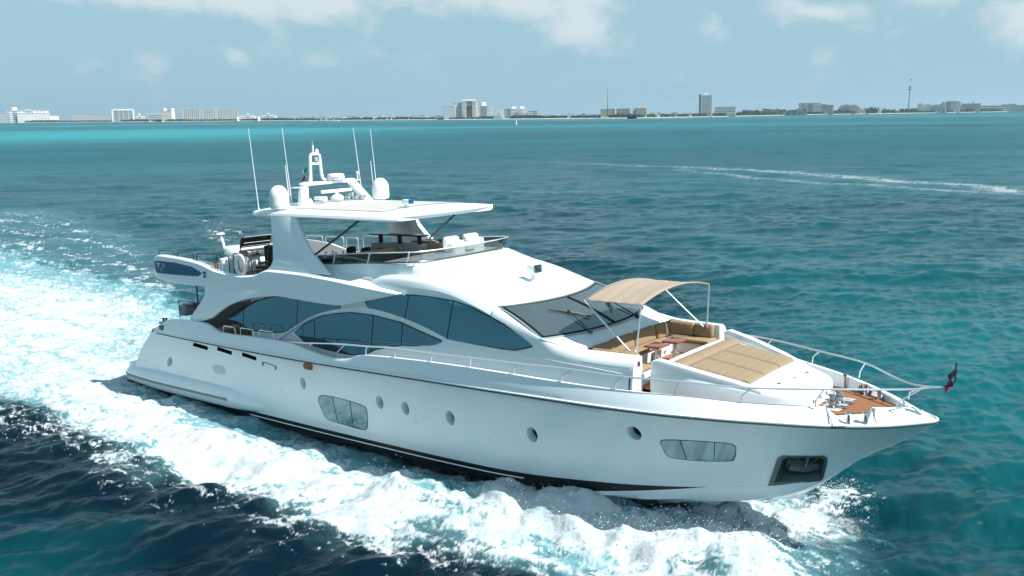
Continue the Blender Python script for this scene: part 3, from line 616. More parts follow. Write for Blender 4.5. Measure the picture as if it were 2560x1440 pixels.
MB().rbox((25.318, -2.42, 3.66), (.02, .12, .13), .01).build('sticker', PURP, Y)
for s in (1, -1): MB().lathe([(.06, 0), (.06, .02), (.03, .03), (0, .03)], n=12, M4=Matrix.Translation((25.3, -2.5*s, 2.95)) @ Matrix.Rotation(math.pi/2, 4, 'Y')).build('step_lamp', STEEL, Y)
# ---- trunk cabin forward of the lounge
tw = interp([25.55, 26.5, 27.5, 28.3, 28.8, 29.1, 29.25], [2.2, 2.05, 1.78, 1.50, 1.28, 1.05, .70]); tz_ = interp([25.5, 26.4, 27.9, 28.5, 29.0], [3.52, 3.44, 3.22, 3.12, 3.04])
m = MB(); rows = []
for x in list(np.arange(25.55, 29.0, .15))+[29.05, 29.15, 29.22, 29.25]:
    w = float(tw(x)); z = float(tz_(x)); r0 = .13; z = z if x < 29 else z-(x-29)**2*1.6
    r = [(x+.04, -(w+.10), 2.45), (x, -(w+.05), z-.30)]
    for a in np.linspace(0, math.pi/2, 5): r.append((x, -(w-.10+.14*math.cos(a)), z-.14+.14*math.sin(a)+.0))
    r += [(x, -w*.5, z+.03), (x, 0, z+.04)]; rows.append(r)
m.grid(rows); m.mirror()
f = rows[-1]; m.add([p for p in f]+[(p[0], -p[1], p[2]) for p in f[::-1][1:]], [tuple(range(2*len(f)-1))]); f = rows[0]; m.add([p for p in f]+[(p[0], -p[1], p[2]) for p in f[::-1][1:]], [tuple(range(2*len(f)-1))])
trk = m.build('trunk_cabin', GEL, Y, sharp=50)
for s in (1, -1):   # raised fins beside the sun pad
    A = [(25.55, 3.36), (25.55, 3.72), (25.75, 3.78), (26.6, 3.60), (27.6, 3.36), (28.3, 3.16), (28.3, 3.0), (26, 3.2)]
    m = MB().prism(A, lambda x, z: -s*(float(tw(x))+.04), lambda x, z: -s*(float(tw(x))-.20)); m.build('side_fin', GEL, Y, bevel=.05)
for y in (-.8, -.25, .3, .8): MB().lathe([(.05, .02), (.06, 0)], n=12, M4=Matrix.Translation((29.26, y*.8, 2.80)) @ Matrix.Rotation(math.pi/2, 4, 'Y')).build('deck_fitting', CHROME, trk)
for x, y in ((28.55, .75), (28.5, 0), (28.4, -.75)): MB().lathe([(0, .012), (.05, .01), (.06, 0)], (x, y, float(tz_(x))+.035), 12).build('deck_fitting', CHROME, trk)
# anchor locker hatches and the windlass
m = MB().rbox((29.85, -.1, 2.645), (.85, 1.25, .05), .01); hb = m.build('windlass_base', vary(mat('pale_grey_deck', (.50, .53, .52), .5), .04), Y)
m = MB().rbox((29.9, .1, 2.672), (.7, .02, .01), .003).rbox((29.9, .36, 2.672), (.7, .02, .01), .003).build('hatch_seam', DARK, hb)
wz = MB()
for y in (-.42, .02):
    wz.lathe([(.0, 0), (.19, 0), (.19, .03), (.12, .05), (.11, .12), (.15, .15), (.155, .19), (.08, .21), (.06, .27), (.09, .30), (.08, .32), (0, .33)], (29.62, y, 2.66), 20)
wz.rbox((29.85, -.42, 2.70), (.34, .12, .07), .03).rbox((29.85, .02, 2.70), (.34, .12, .07), .03)
wz.build('windlass', CHROME, Y)
def cleat(x, y, z, rz, s=1):
    m = MB(); X = Matrix.Translation((x, y, z)) @ Matrix.Rotation(rz, 4, 'Z')
    m.rbox((0, 0, .02), (.34*s, .12*s, .03), .01, M4=X)
    for a in (-.08*s, .08*s): m.tube([X@Vector((a, 0, 0)), X@Vector((a, 0, .13*s))], .022*s, 8)
    m.tube([X@Vector((-.22*s, 0, .12*s)), X@Vector((-.1*s, 0, .15*s)), X@Vector((.1*s, 0, .15*s)), X@Vector((.22*s, 0, .12*s))], [.012, .026*s, .026*s, .012], 8); m.build('cleat', CHROME, Y)
cleat(29.9, 1.2, 2.67, -.55, .9); cleat(29.5, -1.45, 2.62, .55, .9); cleat(27.2, 2.5, 2.47, -.2); cleat(27.2, -2.5, 2.47, .2)
MB().lathe([(.03, 0), (.025, .35), (.07, .42), (.0, .45)], (29.3, 1.5, 2.6), 10).build('shower_post', CHROME, Y)
for s in (1,):   # fairlead frames in the cut bulwark
    m = MB(); a0, a1 = np.array(capP(gap[0], 0)), np.array(capP(gap[1], 0)); t0, t1 = np.array(capP(gap[0], 2)), np.array(capP(gap[1], 2)); S = np.array([1, s, 1])
    for k in (.33, .68):
        b_ = (a0*(1-k)+a1*k); b_[1] += .20; b_[2] = 2.56; m.lathe([(.065, 0), (.05, .05), (.045, .22), (.07, .27), (.06, .30), (0, .31)], tuple(b_*S), 14)
    m.tube([t0*S, (t0+np.array([.12, 0, -.36]))*S, (t1+np.array([-.1, 0, -.34]))*S, t1*S], .014, 6)
    m.tube([np.array(capP(gap[0], 1))*S, np.array(capP(gap[0], 0))*S+np.array([.1, 0, .04]), np.array(capP(gap[1], 0))*S+np.array([-.1, 0, .04]), np.array(capP(gap[1], 1))*S], .02, 6)
    m.build('bow_fairlead', CHROME, Y)
    c_ = MB(); c_.add([tuple(np.array(capP(gap[0], 0))*S+np.array([0, -.003*s, .03])), tuple(np.array(capP(gap[1], 0))*S+np.array([0, -.003*s, .03])), tuple((np.array(capP(gap[1], 0))+np.array([0, .22, .03]))*S), tuple((np.array(capP(gap[0], 0))+np.array([0, .22, .03]))*S)], [(0, 1, 2, 3)]); c_.build('fairlead_plate', STEEL, Y)
    for g0, sg in ((gap[0], 1), (gap[1], -1)):   # slanted cheeks of the opening
        m = MB()
        p0, p1, p2 = [np.array(capP(g0, k)) for k in (0, 1, 2)]; q = p0+np.array([.24*sg, -.0*sg, 0]); 
        yrub = -float(rubY(q[0])); q = np.array([q[0], yrub, p0[2]]); q2 = q+np.array([0, .3, .0])
        m.add([tuple(v*S) for v in (p0, q, p1)], [(0, 1, 2)]); m.add([tuple(v*S) for v in (q, q2, p2, p1)], [(0, 1, 2, 3)]); m.build('fairlead_cheek', GEL, Y, recalc=False)
m = MB()   # port fairlead seen from inboard: steel box against the inner bulwark
for k in (.25, .75):
    p = np.array(capP(gap[0]*(1-k)+gap[1]*k, 3)); m.lathe([(.06, 0), (.045, .04), (.045, .24), (.065, .28), (0, .30)], (p[0]+.02, -p[1]-.10, 2.66), 12)
for k in (0, 1):
    p, q = np.array(capP(gap[k], 3)), np.array(capP(gap[k], 2)); m.add([(p[0], -p[1]-.01, p[2]+.03), (p[0]-.02, -p[1]-.2, p[2]+.03), (q[0], -q[1]-.02, q[2]-.02)], [(0, 1, 2)])
m.grid([[(capP(x, 3)[0], -capP(x, 3)[1]-.012, capP(x, 3)[2]+.02), (capP(x, 2)[0], -capP(x, 2)[1]-.006, capP(x, 2)[2]-.05)] for x in np.linspace(gap[0], gap[1], 6)]); m.build('bow_fairlead', CHROME, Y)
# ---- guard rail round the foredeck
def railP(x): 
    p = capP(min(x, 31.9), 1.5); return np.array([p[0], p[1], 0])
rt = []
for px, py in ((725, 859), (760, 857), (800, 858), (850, 860), (920, 866), (980, 869), (1087, 883), (1200, 896), (1297, 908), (1405, 920), (1555, 941), (1700, 955), (1880, 970), (2060, 973), (2250, 974)):
    ry = lambda x, z: abs(railP(x)[1])*(1 if x < 30.5 else max(0, 1-(x-30.5)/2.1))+(.02)
    q = solve(px, py, ry, -3.2); rt.append(q)
rt.append(np.array([32.12, 0, 3.40])); rt[0][2] = float(capZ(rt[0][0]))+.01
rt = smoothpts(rt, 5)
rails = MB().tube(rt, .026, 8); rails.mirror(); gr = rails.build('bow_rail', STEEL, Y)
for (a, b_) in (((775, 880), (786, 858)), ((843, 897), (868, 862)), ((914, 883), (920, 866)), ((987, 893), (994, 871)), ((1078, 906), (1088, 884)), ((1175, 917), (1188, 896)), ((1284, 937), (1297, 909)), ((1404, 955), (1420, 924)), ((1538, 975), (1556, 942)), ((1687, 991), (1710, 957)), ((1853, 1008), (1884, 971)), ((2038, 1021), (2076, 975)), ((2240, 1027), (2300, 975))):
    cyf = lambda x, z: abs(capP(min(max(x, 3.3), 31.9), 1.5)[1]); p = solve(*a, cyf, -3.2); p[2] = float(capZ(p[0])) if p[0] < 31.7 else p[2]
    q = min(rt, key=lambda r: abs(r[0]-(solve(b_[0], b_[1], cyf, -3.2)[0] if b_[0] < 2100 else 31.75))); k = p+np.array([.02, 0, .17]); k2 = p*.35+q*.65; k2[2] = max(k2[2], k[2]+.05)
    for s in (1, -1): MB().tube([p*np.array([1, s, 1]), k*np.array([1, s, 1]), q*np.array([1, s, 1])], .018, 8).build('stanchion', STEEL, gr)
MB().tube([(32.05, 0, 3.38), (32.34, 0, 3.58), (32.35, 0, 3.99)], .02, 8).lathe([(.03, 0), (.05, .03), (0, .05)], (32.35, 0, 3.98), 10).build('jackstaff', STEELD, Y)
for k, (x0, x1) in enumerate(((8.2, 8.95), (9.25, 10.05), (10.35, 11.2))):
    for s in (1, -1):
        z0 = float(capZ(x0))-.02; MB().tube([(x0, -3.34*s, z0), (x0+.03, -3.34*s, z0+.24), (x0+.1, -3.34*s, z0+.27), (x1-.1, -3.34*s, z0+.27), (x1-.02, -3.34*s, z0+.24), (x1, -3.34*s, z0)], .018, 8).build('side_rail_loop', STEEL, Y)
# ---- flybridge: deck, inner coamings, ledges
MB().rbox((9.6, 0, 4.90), (11.6, 5.7, .08), .02).build('flybridge_deck', TEAK, Y)
MB().rbox((16.3, 0, 4.90), (2.0, 4.5, .08), .02).build('flybridge_helm_floor', DECKW, Y)
m = MB(); rows = []
for x in np.linspace(11.0, 17.25, 30):
    yo = float(yo_(x))-.20; zt = float(zt_(x))-.02; yi = 2.44; z1 = float(interp([11, 12.2, 15.66, 17.3], [5.42, 5.42, 5.36, 5.40])(x)); zc = float(interp([11, 12.5, 15.66, 17.3], [5.58, 5.60, 5.80, 5.82])(x)); yo = max(yo, yi+.04)
    rows.append([(x, -yo, zt), (x, -yi-.04, z1), (x, -yi, z1+.03), (x, -2.40, zc-.02), (x, -2.36, zc), (x, -2.24, zc), (x, -2.20, zc-.03), (x, -2.2, 4.92)])
m.grid(rows); m.mirror(); m.rbox((17.05, 0, 5.4), (.35, 4.4, .88), .05); m.rbox((11.0, -2.35, 5.15), (.12, 1.0, .55), .04); m.rbox((11.0, 2.35, 5.15), (.12, 1.0, .55), .04)
m.build('inner_coaming', GEL, Y, sharp=40)
# wind deflector: tinted glass on steel posts round the front
gp = [(12.3, -2.36, 5.60, .30), (13.5, -2.38, 5.66, .33), (15.2, -2.38, 5.76, .36), (16.6, -2.36, 5.84, .36), (17.12, -2.20, 5.86, .36), (17.36, -1.6, 5.86, .36), (17.45, 0, 5.86, .36)]
gp = smoothpts(gp, 6); full = [tuple(p) for p in gp]+[(p[0], -p[1], p[2], p[3]) for p in gp[::-1][1:]]
def lean(p):
    cx_, cy_ = p[0]-13, p[1]; return np.array([.16 if p[0] > 17 else .10, .10*np.sign(p[1]) if abs(p[1]) > 1.9 else 0, 0])
g = MB().grid([[p[:3], tuple(np.array(p[:3])+np.array([0, 0, p[3]])+lean(p))] for p in full]); wd = g.build('wind_deflector', DGL, Y, recalc=False)
MB().tube([tuple(np.array(p[:3])+np.array([0, 0, p[3]])+lean(p)) for p in full], .020, 6).build('top_rail', STEEL, wd)
MB().tube([tuple(np.array(p[:3])+np.array([0, 0, .02])) for p in full], .028, 6).build('base_seal', DSTL, wd)
for s in (1, -1):
    for X in (13.55, 15.2, 16.95):
        p = min(gp, key=lambda q: abs(q[0]-X)); a = np.array([p[0]-.02, p[1], p[2]]); b_ = np.array([p[0]+.12, p[1], p[2]+p[3]])+lean(p); S = np.array([1, s, 1]); MB().tube([a*S, b_*S], .026, 6).build('post', DECKW, wd)
# port and starboard rails round the aft flybridge
for k, (x0, x1) in enumerate(((3.95, 5.05), (5.25, 6.35), (6.55, 7.7), (7.85, 8.6), (8.9, 9.95))):
    for s in (1, -1):
        z0, z1 = float(zt_(x0))-.02, float(zt_(x1))-.02; zt = 5.80 if k < 4 else 5.9
        if k > 2 and s > 0: pass
        MB().tube([(x0, -3.12*s, z0), (x0, -3.12*s, zt-.06), (x0+.06, -3.12*s, zt), (x1-.06, -3.12*s, zt), (x1, -3.12*s, zt-.06), (x1, -3.12*s, z1)], .022, 8).build('flybridge_rail', STEELD if s > 0 else STEEL, Y)
MB().tube([(7.85, -3.12, 5.5), (8.6, -3.12, 5.5)], .015, 6).tube([(8.9, -3.12, 5.6), (9.95, -3.12, 5.55)], .015, 6).tube([(6.55, -3.12, 5.56), (7.7, -3.12, 5.45)], .010, 6).build('rail_wire', STEEL, Y)
m = MB()
for x in (10.2, 10.7, 11.3, 11.9, 12.4): m.tube([(x, 1.9, 4.94), (x, 1.9, 5.72)], .018, 6).lathe([(.028, 0), (0, .04)], (x, 1.9, 5.72), 8)
m.build('stair_guard', STEEL, Y)
# ---- radar arch legs
for s in (1, -1):
    px = [(663, 536), (726, 536), (736, 568), (750, 598), (768, 626), (790, 652), (812, 676), (826, 689), (676, 672), (681, 650), (677, 610)]
    xz = [un(*p, y=-2.95)[[0, 2]] for p in px]
    w0 = lambda x, z: -s*(3.00-.22*max(0, (z-5.4)/1.9)); w1 = lambda x, z: -s*(2.78-.22*max(0, (z-5.4)/1.9))
    MB().prism([tuple(p) for p in xz], w0, w1).build('arch_leg', GEL, Y, bevel=.06, sharp=50)
    px = [(682, 650), (700, 652), (722, 657), (748, 667), (775, 681), (800, 692), (818, 700), (676, 682), (664, 675), (676, 664)]
    xz = [un(*p, y=-3.1)[[0, 2]] for p in px]
    MB().prism([tuple(p) for p in xz], -s*3.10, -s*2.75).build('arch_base', GEL, Y, bevel=.035, sharp=50)
# emblem on the port leg's inner face
e0 = un(1016, 562, y=2.62); X = Matrix.Translation((e0[0], 2.60, e0[2])) @ Matrix.Rotation(math.pi/2, 4, 'X')
m = MB()
m.grid([[tuple(X@Vector((r*math.cos(a), r*math.sin(a), .0))) for a in np.linspace(0, 2*math.pi, 32, endpoint=False)] for r in (.20, .235)], close=True); m.grid([[tuple(X@Vector((r*math.cos(a), r*math.sin(a), .0))) for a in np.linspace(0, 2*math.pi, 32, endpoint=False)] for r in (.11, .13)], close=True)
for k in range(8):
    a = k*math.pi/4; m.add([tuple(X@Vector((rr_*math.cos(a+d), rr_*math.sin(a+d), .002))) for rr_, d in ((.02, -.8), (.19 if k % 2 == 0 else .12, 0), (.02, .8))], [(0, 1, 2)])
m.build('emblem', CHAR, Y, weld=0)
# ---- hardtop
yh = interp([9.55, 9.62, 9.9, 12, 14.5, 15.7, 16.2, 16.5, 16.62], [2.45, 2.68, 2.76, 2.82, 2.78, 2.68, 2.60, 2.48, 2.34])
m = MB(); xs = [9.55, 9.58, 9.64, 9.75]+list(np.arange(10, 16.1, .25))+[16.2, 16.32, 16.42, 16.5, 16.57, 16.62]
for x in xs[:1]: pass
rows = []
for x in xs:
    y = float(yh(x)); e = min(1, max(0, (x-9.5)/.25), ); zt = 7.46+.0*x; fr_ = min(1, (16.68-x)/.5); zf = 7.36-(x-9.5)*.012
    hgt = .14*max(.25, min(fr_, (x-9.45)/.3)); r = [(x, 0, zf-.13)]+[(x, -y*k, zf-.13) for k in (.5, .85)]+[(x, -(y-.20), zf-.13), (x, -(y-.08), zf-.115), (x, -y, zf-.06), (x, -(y-.04), zf+.02), (x, -(y-.16), zf+.06)]+[(x, -y*k, zf+.06+hgt*(1-(k/.95)**2)) for k in (.82, .7, .45, .2)]+[(x, 0, zf+.06+hgt)]
    rows.append(r)
def htop(x, y): 
    yy = float(yh(x)); zf = 7.36-(x-9.5)*.012; return zf+.06+.14*(1-(min(abs(y)/yy, .95)/.95)**2)
m.grid(rows); 
for r in (rows[0], rows[-1]): m.add(r, [tuple(range(len(r)))])
# front bow of the hardtop: add the curved nose between the corners
rows = []
for k in np.linspace(0, 1, 5):
    r = []
    for t in np.linspace(0, 1, 12): y = 2.34*t; x = 16.62+.16*(1-t*t)*math.sin(k*math.pi/2+.0); r.append((x, -y, 7.275-.10*0+(htop(16.6, y)-7.275)*math.cos(k*math.pi/2)))
    rows.append(r)
m.grid(rows); m.grid([[(16.62+.16*(1-t*t), -2.34*t, 7.275) for t in np.linspace(0, 1, 12)], [(16.5, -2.34*t, 7.18) for t in np.linspace(0, 1, 12)]])
m.mirror(); ht = m.build('hardtop', GEL, Y, sharp=40)
pan = MB(); pan.grid([[(x, y, htop(x, y)+.012) for y in np.linspace(-1.95, 1.95, 20)] for x in np.linspace(10.9, 15.6, 12)]); pan.build('sunroof_panel', PANEL, ht)
pan = MB()
for k in range(1, 8):
    x = 10.9+k*4.7/8; pan.grid([[(x-.012, y, htop(x, y)+.017), (x+.012, y, htop(x, y)+.017)] for y in np.linspace(-1.95, 1.95, 20)])
pan.grid([[(x, s_*1.97-.012, htop(x, 1.97)+.016) for s_ in (-1,)]+[(x, -1.97+.012, htop(x, 1.97)+.016)] for x in np.linspace(10.9, 15.6, 12)])
pan.build('panel_seam', vary(mat('seam_grey', (.45, .42, .37), .6), .05), ht, weld=0)
lx = 15.6; MB().lathe([(.16, 0), (.13, .03), (.05, .05), (.05, .14), (0, .15)], (lx, -.9, htop(lx, .9)), 14).rbox((lx+.06, -.9, htop(lx, .9)+.2), (.34, .2, .14), .03).build('hardtop_light', GEL, ht)
MB().rbox((lx+.24, -.9, htop(lx, .9)+.2), (.03, .22, .15), .008).build('lens', NAVY, ht)
for s in (1, -1):
    a = un(783, 640, y=-2.80); b_ = un(905, 545, y=-2.45); S = np.array([1, s, 1]); k = a*.35+b_*.65; k[0] += .03
    MB().tube([a*S, k*S, b_*S], .038, 10).lathe([(.09, 0), (.08, .05), (.03, .07)], tuple(a*S-np.array([0, 0, .03])), 12).build('hardtop_strut', STEELD, Y)
# ---- domes, radar arch frame, scanners, antennas on the hardtop
def dome(x, y, r):
    z = htop(x, y)-.01; m = MB().lathe([(r*.45, 0), (r*.5, .05), (r*.85, .08), (r*.985, .12), (r*1.0, .20)]+[(r*math.cos(a)**.92, .47+.41*math.sin(a)) for a in np.linspace(0, math.pi/2, 12)], (x, y, z), 36); o = m.build('satellite_dome', DECKW, Y, sharp=50)
    MB().lathe([(r*1.004, 0), (r*1.004, .012)], (x, y, z+.175), 36).build('dome_seam', CHAR, o)
dome(10.88, -2.42, .335); dome(10.88, 2.42, .33)
fx = 10.8; z0 = htop(fx, 1.5)
m = MB()
for s in (-1, 1):
    y0, yt = (-1.32, -1.15) if s < 0 else (1.9, 1.02)
    if s < 0: m.prism([(y0-.18, z0-.02), (y0+.2, z0-.02), (y0+.22, 8.30), (y0+.02, 8.32), (y0-.12, 7.95)], fx-.10, fx+.10, axis='x')
    else: m.prism([(1.62, z0-.04), (2.05, z0-.06), (1.10, 8.36), (.86, 8.36), (.86, 8.22)], fx-.10, fx+.10, axis='x')
m.prism([(-1.34, 8.24), (-1.10, 8.20), (-.2, 8.21), (.3, 8.24), (.95, 8.20), (1.12, 8.28), (1.0, 8.37), (.4, 8.34), (-.2, 8.31), (-1.1, 8.34), (-1.36, 8.31)], fx-.13, fx+.13, axis='x')
m.rbox((fx-.1, -1.5, 8.16), (.3, .34, .03), .01); m.rbox((fx, 1.22, 8.28), (.3, .3, .03), .01)
m.build('mast_frame', GEL, Y, bevel=.02, sharp=50)
lp = [(fx, -.92, 8.34), (fx, -.89, 8.6), (fx, -.87, 9.0), (fx, -.86, 9.22), (fx, -.83, 9.29), (fx, -.76, 9.32), (fx, -.52, 9.32), (fx, -.45, 9.29), (fx, -.42, 9.22), (fx, -.41, 9.0), (fx, -.39, 8.6), (fx, -.34, 8.44), (fx, -.22, 8.36)]
m = MB().tube(lp, [.07]+[.058]*11+[.05], 10).tube([(fx, -.84, 8.98), (fx, -.43, 8.98)], .05, 8); ml = m.build('mast_loop', DECKW, Y)
m = MB().tube([(fx, -.70, 9.3), (fx, -.70, 9.64)], .032, 8).tube([(fx, -.71, 9.6), (fx, -.71, 9.78)], .008, 5).lathe([(.06, 0), (.07, .06), (.06, .12), (.02, .18)], (fx, -.53, 9.33), 12); m.build('anchor_light', DECKW, ml)
MB().rbox((fx+.03, -.63, 9.12), (.12, .16, .16), .03).build('horn_box', GREYP, ml)
def cylX(prof, c, n=24, rot=None): return MB().lathe(prof, (0, 0, 0), n, Matrix.Translation(c) @ (rot or Matrix.Identity(4)))
rd = cylX([(.0, 0), (.20, 0), (.31, .02), (.325, .06), (.315, .17), (.29, .215), (.18, .235), (0, .24)], (fx+.02, .26, 8.34), 32).build('radar_dome', DECKW, Y, sharp=50)
GT = mat('black_lettering', (.03, .03, .035), .5)
for k, ch in enumerate('GARMIN'):
    a = -1.22+k*.27; r = .327; ca, sa = math.cos(a), math.sin(a)
    Xm = Matrix.Translation((fx+.02+r*ca, .26+r*sa, 8.34+.085)) @ Matrix.Rotation(a+math.pi/2, 4, 'Z') @ Matrix.Rotation(math.pi/2, 4, 'X')
    text_mesh(ch, 'letter', GT, .10, Xm, rd, extr=.002)
m = MB().lathe([(.12, 0), (.22, .05), (.25, .13), (.24, .18), (.13, .26), (.06, .28), (.055, .34)], (fx+.15, .15, htop(fx, .1)), 20); 
sc = m.build('radar_pedestal', DECKW, Y, sharp=50); MB().rbox((0, 0, 0), (.13, 1.62, .12), .04, M4=Matrix.Translation((fx+.15, .15, htop(fx, .1)+.40)) @ Matrix.Rotation(.12, 4, 'Z')).build('scanner_bar', DECKW, sc)
m = MB()
for y, dz in ((.62, .12), (.80, .22), (.98, .10), (1.25, .12), (1.42, .12)):
    m.lathe([(.02, 0), (.03, .1), (.07, .2), (.075, .22)], n=12, M4=Matrix.Translation((fx+.05, y, htop(fx, y)+dz+.03)) @ Matrix.Rotation(math.pi/2, 4, 'Y')); m.tube([(fx+.08, y, htop(fx, y)), (fx+.08, y, htop(fx, y)+dz)], .02, 6)
m.build('air_horn', STEEL, Y)
m = MB().rbox((fx+.3, -.62, htop(fx, .6)+.15), (.2, .22, .18), .03).rbox((fx+.2, -.80, htop(fx, .6)+.19), (.3, .14, .13), .03).tube([(fx+.25, -.66, htop(fx, .6)), (fx+.25, -.66, htop(fx, .6)+.1)], .03, 6).lathe([(.09, 0), (.09, .1), (.04, .18)], (fx, -1.0, htop(fx, 1)+.03), 12); m.build('search_camera', DECKW, Y)
for (x, y, z0_, x1_, z1_, r) in ((9.68, -2.42, 7.36, 9.45, 10.30, .014), (10.3, -1.42, 7.5, 10.05, 10.28, .014), (10.3, -1.52, 7.5, 10.2, 8.97, .018), (10.3, 2.0, 7.44, 10.0, 10.25, .014), (10.3, 2.62, 7.36, 10.2, 8.95, .016), (10.3, 2.80, 7.34, 10.1, 10.2, .014)):
    m = MB().tube([(x, y, z0_), (x*.6+x1_*.4, y, z0_*.6+z1_*.4), (x1_, y, z1_)], [r*1.25, r, r*.7], 7).lathe([(.04, 0), (.035, .1), (.02, .14)], (x, y, z0_-.01), 10); m.build('whip_antenna', DECKW, Y)
m = MB().tube([(10.9, 1.26, 8.28), (10.9, 1.26, 8.50)], .022, 8).lathe([(.045, 0), (.05, .03), (.05, .1), (0, .12)], (10.9, 1.26, 8.5), 12).lathe([(.03, 0), (.03, .16), (.07, .18), (.06, .24), (0, .27)], (10.5, 2.15, 7.42), 12).lathe([(.03, 0), (.03, .12), (.07, .14), (.06, .2), (0, .22)], (10.4, 2.45, 7.4), 12); m.build('gps_mushroom', DECKW, Y)
# searchlight on the coachroof
z = 5.14; m = MB().lathe([(.17, -.06), (.17, .0), (.15, .05), (.09, .07), (.075, .12), (.065, .26), (.08, .30), (0, .31)], (20.08, 0, z), 20).rbox((20.10, 0, z+.42), (.34, .26, .24), .06)
sl = m.build('searchlight', GEL, Y); MB().rbox((20.30, 0, z+.42), (.12, .28, .25), .03).build('lens', STEELD, sl); MB().rbox((20.365, 0, z+.42), (.01, .21, .18), .004).build('glass', GLASS, sl)
# white tender-like sun lounge fairing, locker and crane at the aft flybridge
m = MB(); rows = []
for x in np.linspace(3.6, 7.6, 22):
    t = (x-3.6)/4.0; w = 1.25*min(1, (math.sin(min(t*1.5+.12, 1)*math.pi/2))); h = .62+.1*math.sin(t*math.pi); rows.append([(x, .3-w, 4.95), (x, .3-w*1.02, 4.95+h*.6), (x, .3-w*.92, 4.95+h*.9), (x, .3-w*.7, 4.95+h), (x, .3, 4.95+h*1.06), (x, .3+w*.7, 4.95+h), (x, .3+w*.92, 4.95+h*.9), (x, .3+w, 4.95)])
m.grid(rows); m.add(rows[0], [tuple(range(8))]); m.add(rows[-1], [tuple(range(8))]); af = m.build('aft_fairing', GEL, Y, sharp=60)
MB().rbox((5.0, -.98, 5.38), (.4, .03, .05), .01).build('slot', DARK, af)
a = un(562, 618, y=0.2); b_ = un(551, 586, y=.2); MB().tube([a-np.array([0, 0, .1]), a*.4+b_*.6, b_], [.06, .05, .025], 8).lathe([(0, -.01), (.19, .01), (.16, .05), (0, .08)], tuple(b_), 18).build('boarding_lamp', DECKW, Y)
m = MB().rbox((7.35, .2, 5.25), (.9, 1.6, .72), .05); m.build('flybridge_cabinet', GEL, Y); MB().rbox((7.3, .2, 5.63), (1.05, 1.7, .05), .015).build('cabinet_top', PANEL, Y)
# helm seats
for y in (.55, 1.55):
    MB().rbox((16.35, y, 5.75), (.55, .62, 1.0), .12).rbox((16.2, y, 6.17), (.28, .66, .42), .1).build('helm_seat', GEL, Y)
MB().rbox((16.55, 1.05, 6.02), (.35, .5, .25), .08).build('helm_console', GEL, Y)
# ================================================================ things standing on the yacht
t = onboat('sun_awning', 'beige canvas sun awning on thin steel poles over the foredeck lounge', 'awning', (24.3, 0, 3.86))
L = lambda x, y, z: (x-24.3, y, z-3.86)
rows = []; rows_b = []
xsA = np.linspace(23.33, 25.12, 16)
for x in xsA:
    r = []
    for y in np.linspace(-1.93, 1.96, 28):
        yy = (y-.015)/1.945; sag = -.05*math.sin((x-23.33)/1.79*math.pi)*(1-abs(yy)**4)+.012*math.sin(x*15+y*2); wave = .010*math.sin(y*17+x*3)*math.sin((x-23.33)/1.79*math.pi)
        r.append(L(x+.0*y, y, 5.10+.26*(1-yy*yy)+sag+wave))
    rows.append(r)
m = MB().grid(rows); o = m.build('canvas', AWN, t, recalc=False); md = o.modifiers.new('thick', 'SOLIDIFY'); md.thickness = .012
for x in (23.33, 25.12): MB().tube([L(x, y, 5.10+.26*(1-((y-.015)/1.945)**2)) for y in np.linspace(-1.93, 1.96, 20)], .022, 8).build('bow_tube', AWN, t)
for y in (-1.93, 1.96):
    s = 1 if y > 0 else -1
    MB().tube([L(25.0, 2.03*s, 3.76), L(25.12, y, 5.10)], .022, 8).build('pole', STEEL, t)
    MB().tube([L(24.9, 2.03*s, 3.78), L(23.33, y, 5.10)], .022, 8).build('brace', STEEL, t)
    MB().lathe([(.05, 0), (.05, .02), (.03, .05)], L(24.97, 2.03*s, 3.87), 10).build('foot', STEEL, t)
# lounge sofa cushions
t = onboat('lounge_sofa', 'U-shaped tan fabric sofa in the foredeck lounge well below the awning', 'sofa', (24.2, 0, 3.34))
L = lambda x, y, z: (x-24.2, y, z-3.34)
MB().rbox(L(23.88, 0, 3.40), (.62, 3.1, .14), .05).build('seat_cushion', TAN, t)
for s in (1, -1): MB().rbox(L(24.58, 1.90*s, 3.40), (1.36, .60, .14), .05).build('seat_cushion', TAN, t)
for yc, w, xo in ((-1.62, .78, .06), (-.62, 1.16, 0), (.58, 1.16, 0), (1.5, .62, .05)):
    X = Matrix.Translation(L(23.68+xo, yc, 3.66)) @ Matrix.Rotation(-.10 if yc < -1 else .0, 4, 'Z') @ Matrix.Rotation(-.14, 4, 'Y'); MB().rbox((0, 0, 0), (.20, w, .46), .08, M4=X).build('back_cushion', TAN, t)
for s in (1, -1):
    for xc, w in ((24.12, .86), (24.86, .62)):
        X = Matrix.Translation(L(xc, 2.14*s, 3.66)) @ Matrix.Rotation(-.10*s, 4, 'X'); MB().rbox((0, 0, 0), (w, .20, .42), .08, M4=X).build('back_cushion', TAN, t)
for (cx_, cy_, lab) in ((24.58, -.2, 'varnished cocktail table on a steel pillar, the lounge table nearer the sticker'), (24.70, .60, 'varnished cocktail table on a steel pillar, farther of the two lounge tables')):
    t = onboat('cocktail_table', lab, 'table', (cx_, cy_, 3.03), 0, 'cocktail tables in the foredeck lounge')
    MB().rbox((0, 0, .60), (.50, .62, .055), .012).build('tabletop', VARN, t)
    MB().lathe([(.13, 0), (.13, .02), (.07, .05), (.06, .58)], n=16).build('pillar', STEEL, t); MB().tube([(-.13, -.03, .25), (.13, .03, .25)], .018, 6).lathe([(.085, .22), (.085, .28)], n=14).build('clamp', STEEL, t)
t = onboat('sun_pad', 'large quilted tan sun pad with a rolled headrest on the foredeck trunk', 'sun pad', (27, 0, 3.4))
L = lambda x, y, z: (x-27, y, z-3.4)
